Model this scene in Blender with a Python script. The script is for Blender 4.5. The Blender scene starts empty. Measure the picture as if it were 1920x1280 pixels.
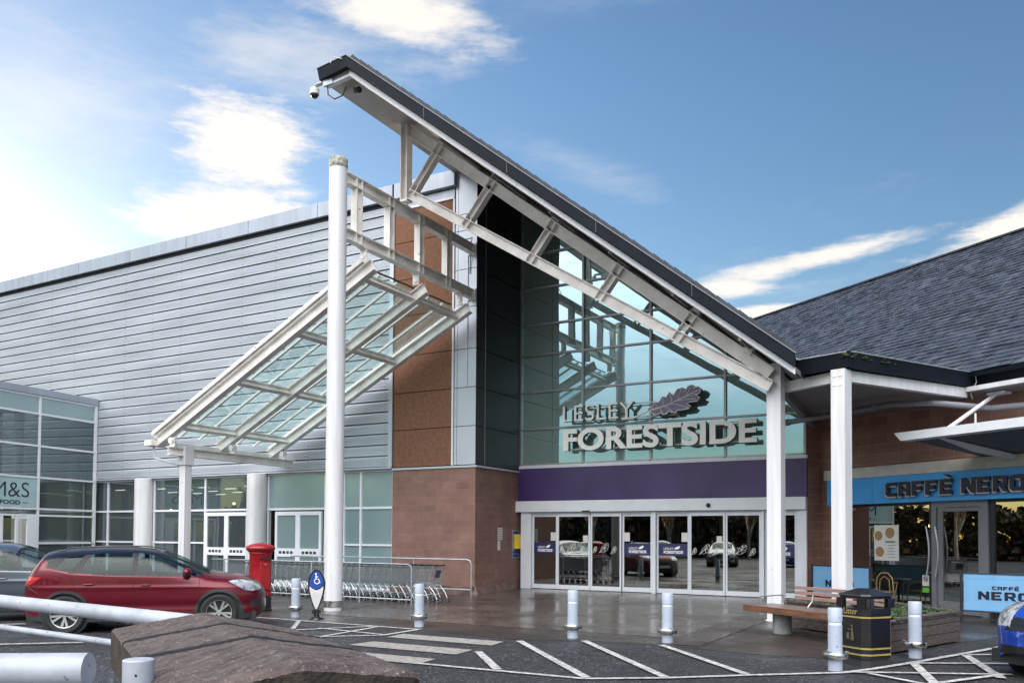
import bpy, bmesh, math, random
from mathutils import Vector, Matrix, noise
random.seed(7)
rad = math.radians
sc = bpy.context.scene
COL = sc.collection

# ------------------------------------------------------------------ camera
# world frame: X runs along the shop front to the right, Y runs into the building, Z up; camera stands over the origin
cam_d = bpy.data.cameras.new('camera'); cam = bpy.data.objects.new('camera', cam_d); COL.objects.link(cam)
YAW, PITCH, ROLL, FPX, CY, EYE = rad(29.3), rad(1.69), rad(.3576), 1576.3, 958.7, 1.75
_c, _s = math.cos(ROLL), math.sin(ROLL); _cp, _sp = math.cos(PITCH), math.sin(PITCH)
_Tm = Matrix(((_c, -_s, 0), (_s, _c, 0), (0, 0, 1))) @ Matrix(((1, 0, 0), (0, _sp, -_cp), (0, _cp, _sp))) @ \
      Matrix(((math.cos(YAW), math.sin(YAW), 0), (-math.sin(YAW), math.cos(YAW), 0), (0, 0, 1)))
_Bc = (Matrix(((1, 0, 0), (0, -1, 0), (0, 0, -1))) @ _Tm).transposed()
cam.matrix_world = Matrix.Translation((0, 0, EYE)) @ _Bc.to_4x4()
cam_d.sensor_width = 36; cam_d.lens = FPX / 1920 * 36
cam_d.shift_y = (CY - 640) / 1920; cam_d.clip_end = 4000; cam_d.clip_start = .05
sc.camera = cam

# ------------------------------------------------------------------ world: sky with clouds
SUN_EL, SUN_AZ = rad(9), rad(-74)      # azimuth from +Y, clockwise
w = bpy.data.worlds.new('World'); sc.world = w; w.use_nodes = True
nt = w.node_tree; nt.nodes.clear(); N = nt.nodes.new; LK = nt.links.new
sky = N('ShaderNodeTexSky'); sky.sky_type = 'NISHITA'; sky.sun_disc = False
sky.sun_elevation = SUN_EL; sky.sun_rotation = SUN_AZ
sky.air_density = 1.1; sky.dust_density = .6; sky.ozone_density = 2.2
tc = N('ShaderNodeTexCoord')
def vmath(op, a, b=None):
    n = N('ShaderNodeVectorMath'); n.operation = op
    for i, v in enumerate((a, b)):
        if v is None: continue
        if isinstance(v, (tuple, list, Vector)): n.inputs[i].default_value = tuple(v)
        else: LK(v, n.inputs[i])
    return n.outputs['Value'] if op in ('DOT_PRODUCT', 'LENGTH') else n.outputs['Vector']
def math_(op, a, b=None, c=None, clamp=False):
    n = N('ShaderNodeMath'); n.operation = op; n.use_clamp = clamp
    for i, v in enumerate((a, b, c)):
        if v is None: continue
        if isinstance(v, (int, float)): n.inputs[i].default_value = v
        else: LK(v, n.inputs[i])
    return n.outputs[0]
def sstep(x, lo, hi):
    n = N('ShaderNodeMapRange'); n.interpolation_type = 'SMOOTHSTEP'
    LK(x, n.inputs[0]); n.inputs[1].default_value = lo; n.inputs[2].default_value = hi
    return n.outputs[0]
D = tc.outputs['Generated']
def wnoise(scale, detail, rough, vec):
    n = N('ShaderNodeTexNoise'); n.inputs['Scale'].default_value = scale
    n.inputs['Detail'].default_value = detail; n.inputs['Roughness'].default_value = rough
    LK(vec, n.inputs['Vector']); return n.outputs['Fac']
def azel(az, el):
    a, e = rad(az), rad(el); return Vector((math.sin(a) * math.cos(e), math.cos(a) * math.cos(e), math.sin(e)))
mp = N('ShaderNodeMapping'); LK(D, mp.inputs[0]); mp.inputs['Scale'].default_value = (1, 1, 3.2)
n1_ = wnoise(5.5, 8, .62, mp.outputs[0])
mp2 = N('ShaderNodeMapping'); LK(D, mp2.inputs[0]); mp2.inputs['Scale'].default_value = (1, 1, 4.5); mp2.inputs['Rotation'].default_value = (.3, .2, 0)
n2_ = wnoise(18, 6, .65, mp2.outputs[0])
nz = math_('ADD', math_('MULTIPLY', n1_, .72), math_('MULTIPLY', n2_, .28))
def cloud(az, el, ra, re, tilt, dens, soft=.5):
    """one cloud: centre, half sizes in degrees, tilt, density"""
    c = azel(az, el); t1 = Vector((0, 0, 1)).cross(c).normalized() * -1; t2 = t1.cross(c).normalized()
    if t2.z < 0: t2 = -t2
    ct, st = math.cos(rad(tilt)), math.sin(rad(tilt))
    a = t1 * ct + t2 * st; b = t2 * ct - t1 * st
    x = math_('DIVIDE', vmath('DOT_PRODUCT', D, a), math.tan(rad(ra)))
    y = math_('DIVIDE', vmath('DOT_PRODUCT', D, b), math.tan(rad(re)))
    r = math_('SQRT', math_('ADD', math_('POWER', math_('ABSOLUTE', x), 2), math_('POWER', math_('ABSOLUTE', y), 2)))
    front = math_('GREATER_THAN', vmath('DOT_PRODUCT', D, c), 0)
    m = math_('SUBTRACT', math_('MULTIPLY_ADD', nz, 3.0, -.75), r)
    return math_('MULTIPLY', math_('MULTIPLY', sstep(m, -.15, soft), dens), front)
CL = [cloud(-46.5, 23.6, 6.0, 4.0, -14, 1.0, .5), cloud(-49, 20, 6.5, 2.6, 8, 1.0, .6), cloud(-38, 32.0, 9, 2.2, -5, .85, .7),
      cloud(-45, 29.5, 12, 3.5, 4, .42, .9), cloud(-64, 11, 15, 5, 0, .8, 1.2), cloud(-58, 25, 12, 6, 15, .38, 1.3), 
      cloud(-8.5, 17.6, 10, 1.0, 8, .8, .5), cloud(2.5, 18.0, 7.5, 2.4, 14, .95, .5), cloud(-13, 14.4, 4, .8, 3, .8, .4), cloud(-15, 16.2, 3.5, 1.1, 0, .8, .6)]
CL += [cloud(-52, 7, 40, 11, 0, .55, 1.4), cloud(-8, 6, 34, 14, 0, .6, 1.6), cloud(-25, 24, 10, 1.6, -20, .22, 1.2), cloud(-20, 34, 14, 2, 10, .16, 1.2)]
cm = CL[0]
for k in CL[1:]: cm = math_('MAXIMUM', cm, k)
up = N('ShaderNodeSeparateXYZ'); LK(D, up.inputs[0])
back = math_('MULTIPLY', math_('LESS_THAN', up.outputs['Y'], .05), sstep(nz, .50, .72))
back = math_('MULTIPLY', back, .5)
cm = math_('MAXIMUM', cm, back)
mix = N('ShaderNodeMix'); mix.data_type = 'RGBA'; LK(cm, mix.inputs[0])
hs = N('ShaderNodeHueSaturation'); hs.inputs['Saturation'].default_value = 1.15; hs.inputs['Hue'].default_value = .508; hs.inputs['Value'].default_value = 1.0; LK(sky.outputs[0], hs.inputs['Color'])
LK(hs.outputs[0], mix.inputs[6]); mix.inputs[7].default_value = (5.2, 4.75, 4.2, 1)
# bright fill added to the sky behind and above camera, unseen; lights the fronts
ov = N('ShaderNodeMix'); ov.data_type = 'RGBA'; LK(math_('MULTIPLY', sstep(vmath('DOT_PRODUCT', D, (.10, -.78, .62)), .50, .80), math_('MULTIPLY', sstep(up.outputs['Z'], .06, .60), sstep(nz, .28, .46))), ov.inputs[0])
LK(mix.outputs[2], ov.inputs[6]); ov.inputs[7].default_value = (25, 24.5, 24.3, 1)
bg = N('ShaderNodeBackground'); bg.inputs[1].default_value = .118; LK(ov.outputs[2], bg.inputs[0])
wo = N('ShaderNodeOutputWorld'); LK(bg.outputs[0], wo.inputs[0])

sun_d = bpy.data.lights.new('sun', 'SUN'); sun_d.energy = 2.6; sun_d.angle = rad(.6); sun_d.color = (1, .86, .68)
sun = bpy.data.objects.new('sun', sun_d); COL.objects.link(sun)
sd = azel(-74, 9); sun.rotation_euler = sd.to_track_quat('Z', 'Y').to_euler(); sun.location = (-30, 10, 40)

sc.view_settings.view_transform = 'Standard'; sc.view_settings.look = 'None'
sc.view_settings.exposure = 1.0; sc.view_settings.gamma = 1
sc.render.engine = 'CYCLES'; sc.cycles.max_bounces = 8; sc.cycles.transparent_max_bounces = 12
sc.cycles.sample_clamp_indirect = 6

# ------------------------------------------------------------------ materials
def mat(name, col, rough=.5, metal=0, var=.12, vscale=3, bump=0, bscale=60, spec=.5, coat=0, emit=None, es=0, stretch=None, rvar=0, dirt=None, chips=None):
    m = bpy.data.materials.new(name); m.use_nodes = True; t = m.node_tree; b = t.nodes['Principled BSDF']
    b.inputs['Roughness'].default_value = rough; b.inputs['Metallic'].default_value = metal
    b.inputs['Specular IOR Level'].default_value = spec
    if coat: b.inputs['Coat Weight'].default_value = coat; b.inputs['Coat Roughness'].default_value = .04
    if emit: b.inputs['Emission Color'].default_value = (*emit, 1); b.inputs['Emission Strength'].default_value = es
    c = t.nodes.new('ShaderNodeTexCoord'); mpn = t.nodes.new('ShaderNodeMapping'); t.links.new(c.outputs['Object'], mpn.inputs[0])
    if stretch: mpn.inputs['Scale'].default_value = stretch
    nn = t.nodes.new('ShaderNodeTexNoise'); nn.inputs['Scale'].default_value = vscale; nn.inputs['Detail'].default_value = 6; nn.inputs['Roughness'].default_value = .6
    t.links.new(mpn.outputs[0], nn.inputs['Vector'])
    r = t.nodes.new('ShaderNodeValToRGB'); r.color_ramp.elements[0].position = .3; r.color_ramp.elements[1].position = .7
    d = dirt or tuple(x * (1 - 2 * var) for x in col)
    r.color_ramp.elements[0].color = (*d, 1); r.color_ramp.elements[1].color = (*(min(1, x * (1 + var * .6)) for x in col), 1)
    t.links.new(nn.outputs['Fac'], r.inputs[0]); t.links.new(r.outputs[0], b.inputs['Base Color'])
    if chips:      # small knocks and rust spots: colour, scale, amount
        cn_ = t.nodes.new('ShaderNodeTexNoise'); cn_.inputs['Scale'].default_value = chips[1]; cn_.inputs['Detail'].default_value = 5; t.links.new(c.outputs['Object'], cn_.inputs['Vector'])
        cr = t.nodes.new('ShaderNodeMapRange'); t.links.new(cn_.outputs['Fac'], cr.inputs[0]); cr.inputs[1].default_value = chips[2]; cr.inputs[2].default_value = chips[2] + .04
        cm_ = t.nodes.new('ShaderNodeMix'); cm_.data_type = 'RGBA'; t.links.new(cr.outputs[0], cm_.inputs[0]); t.links.new(r.outputs[0], cm_.inputs[6]); cm_.inputs[7].default_value = (*chips[0], 1); t.links.new(cm_.outputs[2], b.inputs['Base Color'])
    if rvar:
        q = t.nodes.new('ShaderNodeMapRange'); t.links.new(nn.outputs['Fac'], q.inputs[0]); q.inputs[1].default_value = .3; q.inputs[2].default_value = .7
        q.inputs[3].default_value = max(0, rough - rvar); q.inputs[4].default_value = rough + rvar; t.links.new(q.outputs[0], b.inputs['Roughness'])
    if bump:
        bn = t.nodes.new('ShaderNodeTexNoise'); bn.inputs['Scale'].default_value = bscale; bn.inputs['Detail'].default_value = 4
        t.links.new(c.outputs['Object'], bn.inputs['Vector'])
        bu = t.nodes.new('ShaderNodeBump'); bu.inputs['Strength'].default_value = bump; bu.inputs['Distance'].default_value = .01
        t.links.new(bn.outputs['Fac'], bu.inputs['Height']); t.links.new(bu.outputs[0], b.inputs['Normal'])
    return m
def glass(name, tint, refl, reflcol=(1, 1, 1), rough=.0, wav=.0, body=None, bodyf=0, gz=.45):
    """window glass: tinted see-through + mirror reflection that grows at grazing angles (+ optional diffuse film)"""
    m = bpy.data.materials.new(name); m.use_nodes = True; t = m.node_tree; t.nodes.clear()
    o = t.nodes.new('ShaderNodeOutputMaterial'); tr = t.nodes.new('ShaderNodeBsdfTransparent'); tr.inputs[0].default_value = (*tint, 1)
    g = t.nodes.new('ShaderNodeBsdfGlossy'); g.inputs['Color'].default_value = (*reflcol, 1); g.inputs['Roughness'].default_value = rough
    lw = t.nodes.new('ShaderNodeLayerWeight'); lw.inputs[0].default_value = .35
    mr = t.nodes.new('ShaderNodeMapRange'); t.links.new(lw.outputs['Facing'], mr.inputs[0]); mr.inputs[3].default_value = refl; mr.inputs[4].default_value = min(1, refl + gz)
    mx = t.nodes.new('ShaderNodeMixShader'); t.links.new(mr.outputs[0], mx.inputs[0])
    src = tr.outputs[0]
    if body:
        df = t.nodes.new('ShaderNodeBsdfDiffuse'); df.inputs[0].default_value = (*body, 1); m2 = t.nodes.new('ShaderNodeMixShader')
        m2.inputs[0].default_value = bodyf; t.links.new(src, m2.inputs[1]); t.links.new(df.outputs[0], m2.inputs[2]); src = m2.outputs[0]
    t.links.new(src, mx.inputs[1]); t.links.new(g.outputs[0], mx.inputs[2]); t.links.new(mx.outputs[0], o.inputs[0])
    if wav:
        c = t.nodes.new('ShaderNodeTexCoord'); bn = t.nodes.new('ShaderNodeTexNoise'); bn.inputs['Scale'].default_value = .9; bn.inputs['Detail'].default_value = 1
        t.links.new(c.outputs['Object'], bn.inputs['Vector']); bu = t.nodes.new('ShaderNodeBump'); bu.inputs['Strength'].default_value = wav; bu.inputs['Distance'].default_value = .02
        t.links.new(bn.outputs['Fac'], bu.inputs['Height']); t.links.new(bu.outputs[0], g.inputs['Normal'])
    return m
def stone(name, cols, mortar, bw, bh, rough=.8, bumpd=.006, msize=.012, mixy=True, off=.5, stain=None):
    """coursed blockwork: blocks of several tones with mortar joints, weathering and bump; works on walls of any bearing"""
    m = bpy.data.materials.new(name); m.use_nodes = True; t = m.node_tree; b = t.nodes['Principled BSDF']; b.inputs['Roughness'].default_value = rough
    L = t.links.new; c = t.nodes.new('ShaderNodeTexCoord'); sp = t.nodes.new('ShaderNodeSeparateXYZ'); L(c.outputs['Object'], sp.inputs[0])
    ad = t.nodes.new('ShaderNodeMath'); ad.operation = 'ADD'; L(sp.outputs[0], ad.inputs[0]); L(sp.outputs[1], ad.inputs[1])
    cb = t.nodes.new('ShaderNodeCombineXYZ'); L(ad.outputs[0], cb.inputs[0]); L(sp.outputs[2] if mixy else sp.outputs[1], cb.inputs[1])
    if not mixy: L(sp.outputs[0], cb.inputs[0])
    def br(wd, ht, ms):
        k = t.nodes.new('ShaderNodeTexBrick'); k.offset = off; k.inputs['Scale'].default_value = 1; k.inputs['Brick Width'].default_value = wd; k.inputs['Row Height'].default_value = ht
        k.inputs['Mortar Size'].default_value = ms; k.inputs['Mortar Smooth'].default_value = .2; k.inputs['Bias'].default_value = 0
        k.inputs['Color1'].default_value = (*cols[0], 1); k.inputs['Color2'].default_value = (*cols[1], 1); k.inputs['Mortar'].default_value = (*mortar, 1)
        L(cb.outputs[0], k.inputs['Vector']); return k
    k = br(bw, bh, msize)
    nn = t.nodes.new('ShaderNodeTexNoise'); nn.inputs['Scale'].default_value = 1.3; nn.inputs['Detail'].default_value = 8; nn.inputs['Roughness'].default_value = .7; L(c.outputs['Object'], nn.inputs['Vector'])
    mr = t.nodes.new('ShaderNodeMapRange'); L(nn.outputs['Fac'], mr.inputs[0]); mr.inputs[1].default_value = .3; mr.inputs[2].default_value = .7; mr.inputs[3].default_value = .72; mr.inputs[4].default_value = 1.15
    mu = t.nodes.new('ShaderNodeMix'); mu.data_type = 'RGBA'; mu.blend_type = 'MULTIPLY'; mu.inputs[0].default_value = 1; L(k.outputs['Color'], mu.inputs[6]); L(mr.outputs[0], mu.inputs[7])
    src = mu.outputs[2]
    fn = t.nodes.new('ShaderNodeTexNoise'); fn.inputs['Scale'].default_value = 70; fn.inputs['Detail'].default_value = 3; L(c.outputs['Object'], fn.inputs['Vector'])
    m3 = t.nodes.new('ShaderNodeMapRange'); L(fn.outputs['Fac'], m3.inputs[0]); m3.inputs[3].default_value = .75; m3.inputs[4].default_value = 1.22
    mm = t.nodes.new('ShaderNodeMix'); mm.data_type = 'RGBA'; mm.blend_type = 'MULTIPLY'; mm.inputs[0].default_value = 1; L(src, mm.inputs[6]); L(m3.outputs[0], mm.inputs[7]); src = mm.outputs[2]
    L(src, b.inputs['Base Color'])
    h = t.nodes.new('ShaderNodeMath'); h.operation = 'MULTIPLY_ADD'; L(k.outputs['Fac'], h.inputs[0]); h.inputs[1].default_value = -1; L(fn.outputs['Fac'], h.inputs[2])
    bu = t.nodes.new('ShaderNodeBump'); bu.inputs['Strength'].default_value = .7; bu.inputs['Distance'].default_value = bumpd; L(h.outputs[0], bu.inputs['Height']); L(bu.outputs[0], b.inputs['Normal'])
    return m
def ground_mat(name, col, speck, rough0, rough1, wet=.5, chip=160, tiles=None, thr=.62):
    """chippings in tar (or tiles) with large wet patches that turn glossy"""
    m = bpy.data.materials.new(name); m.use_nodes = True; t = m.node_tree; b = t.nodes['Principled BSDF']; L = t.links.new
    c = t.nodes.new('ShaderNodeTexCoord')
    v = t.nodes.new('ShaderNodeTexVoronoi'); v.inputs['Scale'].default_value = chip; L(c.outputs['Object'], v.inputs['Vector'])
    sx = t.nodes.new('ShaderNodeSeparateColor'); L(v.outputs['Color'], sx.inputs[0])
    r = t.nodes.new('ShaderNodeValToRGB'); e = r.color_ramp.elements; e[0].position = thr; e[0].color = (*col, 1); e[1].position = thr + .12; e[1].color = (*[(a + q) * .5 for a, q in zip(col, speck)], 1)
    e2 = r.color_ramp.elements.new(.97); e2.color = (*speck, 1); L(sx.outputs[0], r.inputs[0])
    big = t.nodes.new('ShaderNodeTexNoise'); big.inputs['Scale'].default_value = .45; big.inputs['Detail'].default_value = 7; big.inputs['Roughness'].default_value = .6; L(c.outputs['Object'], big.inputs['Vector'])
    mr = t.nodes.new('ShaderNodeMapRange'); L(big.outputs['Fac'], mr.inputs[0]); mr.inputs[1].default_value = .35; mr.inputs[2].default_value = .65; mr.inputs[3].default_value = .55; mr.inputs[4].default_value = 1.4
    mu = t.nodes.new('ShaderNodeMix'); mu.data_type = 'RGBA'; mu.blend_type = 'MULTIPLY'; mu.inputs[0].default_value = 1; L(r.outputs[0], mu.inputs[6]); L(mr.outputs[0], mu.inputs[7])
    src = mu.outputs[2]; hgt = v.outputs['Distance']
    if tiles:
        k = t.nodes.new('ShaderNodeTexBrick'); k.offset = tiles[2]; k.inputs['Scale'].default_value = 1; k.inputs['Brick Width'].default_value = tiles[0]; k.inputs['Row Height'].default_value = tiles[1]
        k.inputs['Mortar Size'].default_value = .014; k.inputs['Color1'].default_value = (1, 1, 1, 1); k.inputs['Color2'].default_value = (.6, .58, .58, 1); k.inputs['Mortar'].default_value = (.12, .12, .12, 1)
        mpn = t.nodes.new('ShaderNodeMapping'); L(c.outputs['Object'], mpn.inputs[0]); mpn.inputs['Rotation'].default_value = (0, 0, tiles[3]); L(mpn.outputs[0], k.inputs['Vector'])
        m2 = t.nodes.new('ShaderNodeMix'); m2.data_type = 'RGBA'; m2.blend_type = 'MULTIPLY'; m2.inputs[0].default_value = 1; L(src, m2.inputs[6]); L(k.outputs['Color'], m2.inputs[7]); src = m2.outputs[2]
    L(src, b.inputs['Base Color'])
    q = t.nodes.new('ShaderNodeMapRange'); L(big.outputs['Fac'], q.inputs[0]); q.inputs[1].default_value = .5 - wet * .25; q.inputs[2].default_value = .75 - wet * .2
    q.inputs[3].default_value = rough1; q.inputs[4].default_value = rough0; L(q.outputs[0], b.inputs['Roughness'])
    bu = t.nodes.new('ShaderNodeBump'); bu.inputs['Strength'].default_value = .35; bu.inputs['Distance'].default_value = .004; L(hgt, bu.inputs['Height']); L(bu.outputs[0], b.inputs['Normal'])
    if tiles:
        b2 = t.nodes.new('ShaderNodeBump'); b2.inputs['Strength'].default_value = .8; b2.inputs['Distance'].default_value = .006; b2.invert = True
        L(k.outputs['Fac'], b2.inputs['Height']); L(bu.outputs[0], b2.inputs['Normal']); L(b2.outputs[0], b.inputs['Normal']); bu.inputs['Strength'].default_value = .12
    return m
M = {}
M['white'] = mat('white_painted_steel', (.62, .62, .645), .4, var=.09, vscale=5, bump=.06, bscale=9, stretch=(1.6, 1.6, .09), rvar=.08, chips=((.30, .24, .19), 14, .69))
M['weathered'] = mat('weathered_white_steel', (.78, .755, .735), .45, var=.12, vscale=2.2, bump=.1, bscale=30, dirt=(.60, .565, .54), chips=((.34, .29, .25), 9, .67))
M['frame'] = mat('white_aluminium_frame', (.66, .68, .73), .35, var=.04)
M['gasket'] = mat('black_rubber', (.015, .015, .017), .6)
M['clad'] = mat('silver_metal_cladding', (.39, .43, .475), .45, metal=.2, var=.12, vscale=.8, stretch=(.25, 1, 2.5), rvar=.1)
M['clad2'] = mat('silver_flashing', (.36, .40, .46), .45, metal=.4, var=.1, vscale=1.2, stretch=(3, 1, .3))
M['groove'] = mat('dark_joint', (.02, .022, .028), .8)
M['terra'] = mat('terracotta_render_panel', (.20, .092, .054), .9, var=.18, vscale=9, bump=.5, bscale=120)
M['alu'] = mat('pale_aluminium_panel', (.50, .53, .59), .35, metal=.3, var=.05, vscale=1)
M['black_panel'] = mat('black_metal_panel', (.022, .022, .028), .42, spec=.35, var=.1)
M['purple'] = mat('purple_fascia', (.055, .028, .125), .38, var=.18, vscale=.7, rvar=.08)
M['sand'] = stone('red_sandstone', [(.24, .130, .105), (.195, .105, .086)], (.26, .175, .15), .46, .225, msize=.005, bumpd=.004)
M['sand2'] = stone('red_sandstone_large', [(.28, .150, .115), (.225, .118, .092)], (.36, .24, .19), .62, .245, msize=.007, bumpd=.004)
M['plinth'] = mat('stained_stone_plinth', (.16, .10, .085), .6, var=.35, vscale=4, bump=.4)
M['slate'] = mat('grey_slate', (.058, .068, .088), .45, var=.3, vscale=2.6, bump=.25, bscale=40, rvar=.12)
M['fascia'] = mat('dark_grey_gutter', (.007, .011, .020), .6, spec=.22, var=.2, vscale=1.5)
M['moss'] = mat('moss', (.045, .055, .018), .95, var=.4, vscale=12, bump=.8)
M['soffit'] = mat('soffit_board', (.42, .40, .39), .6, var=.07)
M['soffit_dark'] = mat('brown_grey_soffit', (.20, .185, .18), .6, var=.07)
M['signw'] = mat('sign_letter_white', (.93, .93, .90), .4, var=.03)
M['signside'] = mat('sign_letter_return', (.10, .105, .10), .5)
M['leafp'] = mat('leaf_purple', (.21, .185, .31), .45, var=.12, vscale=5)
M['blue'] = mat('cafe_blue', (.06, .34, .74), .45, var=.07, vscale=1.2)
M['navy'] = mat('navy_letter', (.012, .012, .035), .4)
M['cream'] = mat('cream_stone_lintel', (.55, .52, .47), .7, var=.12, vscale=3, bump=.2)
M['edge'] = mat('letter_edge', (.62, .50, .46), .5)
M['grey_frame'] = mat('grey_powder_coat', (.17, .17, .19), .4, var=.06)
M['dark_frame'] = mat('near_black_frame', (.02, .02, .025), .4)
M['steel'] = mat('stainless_steel', (.55, .54, .52), .28, metal=1, var=.12, vscale=8, rvar=.08)
M['chrome'] = mat('chrome_wire', (.42, .45, .48), .25, metal=.9, var=.1, vscale=20)
M['galv'] = mat('galvanised_steel', (.40, .43, .46), .42, metal=.6, var=.15, vscale=6)
M['bollard'] = mat('grey_blue_bollard_paint', (.38, .43, .52), .42, var=.08, vscale=4, bump=.05, bscale=30, stretch=(1, 1, .4), chips=((.16, .17, .19), 22, .68))
M['bollard_cap'] = mat('bollard_reflective_band', (.72, .75, .80), .35, var=.05)
M['post_red'] = mat('pillar_box_red', (.30, .006, .012), .4, var=.15, vscale=3, coat=.1, rvar=.08)
M['black'] = mat('gloss_black', (.012, .012, .014), .22, var=.1, coat=.3)
M['rubber'] = mat('tyre_rubber', (.018, .018, .019), .75, var=.2, vscale=12, bump=.3)
M['plastic'] = mat('black_trim_plastic', (.025, .027, .032), .55, var=.1)
M['gold'] = mat('gold_band', (.34, .26, .09), .45, var=.12, vscale=8)
M['wood'] = mat('stained_bench_wood', (.17, .075, .042), .45, var=.3, vscale=4, stretch=(.6, 8, 8), bump=.2)
M['wood_grey'] = mat('pinkish_weathered_slat', (.32, .20, .175), .6, var=.25, vscale=5, stretch=(.6, 8, 8), bump=.2)
M['planter'] = mat('weathered_planter_boards', (.115, .09, .085), .7, var=.4, vscale=3, stretch=(.5, 8, 9), bump=.4)
M['concrete'] = mat('rough_concrete', (.24, .25, .25), .85, var=.25, vscale=9, bump=.5)
M['leafg'] = mat('plant_leaves', (.05, .11, .035), .6, var=.5, vscale=9)
M['soil'] = mat('soil', (.03, .022, .016), .95, bump=.8)
M['yellow'] = mat('yellow_plastic', (.75, .50, .02), .4)
M['paper'] = mat('printed_paper', (.62, .61, .58), .6, var=.06, vscale=8)
M['food'] = mat('food_photo', (.38, .22, .10), .6, var=.7, vscale=70, dirt=(.08, .05, .03))
M['plate'] = mat('plate_rim', (.72, .70, .66), .5)
M['cane'] = mat('yellow_cane', (.34, .26, .10), .4, var=.2)
M['white_pl'] = mat('white_plastic', (.65, .65, .66), .4)
M['dblue'] = mat('sign_blue', (.01, .055, .30), .35)
M['navyv'] = mat('navy_vinyl', (.022, .022, .10), .4)
M['asign'] = mat('panel_offwhite', (.60, .59, .60), .4)
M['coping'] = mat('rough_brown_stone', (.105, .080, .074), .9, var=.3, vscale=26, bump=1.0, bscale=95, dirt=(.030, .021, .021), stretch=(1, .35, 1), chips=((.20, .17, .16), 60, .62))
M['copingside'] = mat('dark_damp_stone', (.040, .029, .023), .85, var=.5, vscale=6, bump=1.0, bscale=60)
M['rail'] = mat('worn_white_rail_paint', (.38, .41, .47), .42, var=.16, vscale=3, bump=.2, bscale=20, rvar=.12, chips=((.10, .11, .09), 26, .66))
M['mark'] = mat('worn_road_paint', (.52, .51, .50), .75, var=.28, vscale=14, bump=.6, bscale=200, dirt=(.16, .16, .165))
M['zebra'] = mat('buff_road_paint', (.33, .31, .28), .75, var=.22, vscale=14, bump=.6, bscale=200, dirt=(.15, .145, .14))
M['asphalt'] = ground_mat('chipped_asphalt', (.013, .014, .017), (.22, .22, .24), .34, .8, wet=.35, chip=62, thr=.84)
M['pave'] = ground_mat('brown_chipped_paving', (.030, .022, .019), (.17, .145, .13), .24, .55, wet=.6, chip=58, thr=.82)
M['tile'] = ground_mat('wet_paving_slabs', (.080, .066, .060), (.15, .13, .12), .15, .38, wet=.75, chip=30, tiles=(.6, .45, .5, 0), thr=.6)
M['sett'] = ground_mat('red_brown_setts', (.060, .034, .032), (.12, .09, .085), .2, .45, wet=.7, chip=40, tiles=(.2, .1, .5, rad(35)))
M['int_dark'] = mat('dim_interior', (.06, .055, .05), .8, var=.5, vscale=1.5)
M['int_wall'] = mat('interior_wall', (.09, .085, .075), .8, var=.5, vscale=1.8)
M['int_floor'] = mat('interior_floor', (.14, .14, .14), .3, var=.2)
M['lamp'] = mat('warm_lamp', (1, .8, .5), .5, emit=(1, .72, .38), es=30)
M['striplamp'] = mat('strip_lamp', (1, .9, .7), .5, emit=(1, .86, .62), es=4)
M['frost'] = glass('frosted_teal_glass', (.35, .5, .5), .16, (.8, .95, 1), rough=.18, body=(.22, .31, .32), bodyf=.85)
M['win'] = glass('clear_shop_glass', (.46, .50, .50), .11, (.75, .88, .92), wav=.12, body=(.17, .21, .23), bodyf=.25, gz=.22)
M['curtain'] = glass('solar_teal_glass', (.12, .17, .17), .56, (.54, .77, .84), wav=.10, body=(.32, .42, .38), bodyf=.9, gz=.35)
M['door'] = glass('clear_door_glass', (.62, .64, .60), .26, (.92, .92, .88), wav=.02)
M['cafeglass'] = glass('dark_cafe_glass', (.45, .44, .42), .26, (.9, .9, .88), wav=.02)
M['canopyglass'] = glass('green_canopy_glass', (.86, .945, .94), .04, (.9, 1, 1), body=(.5, .58, .58), bodyf=.04, gz=.2)
M['carglass'] = glass('car_glass', (.46, .56, .56), .02, (.8, .9, .92), gz=.16)
M['lens'] = mat('headlamp_lens', (.62, .66, .72), .12, metal=.3, var=.2, vscale=9, coat=.6, dirt=(.03, .035, .04))
M['tail'] = mat('tail_lamp_red', (.45, .02, .02), .12, coat=.8)
M['alloy'] = mat('alloy_silver', (.52, .53, .55), .3, metal=.75)
M['bark'] = mat('pale_bark', (.48, .40, .30), .85, var=.3, vscale=4, bump=.5)
M['twig'] = mat('twigs', (.34, .22, .11), .9, var=.4)
M['hedge'] = mat('evergreen', (.05, .055, .025), .8, var=.5, vscale=3)

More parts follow.
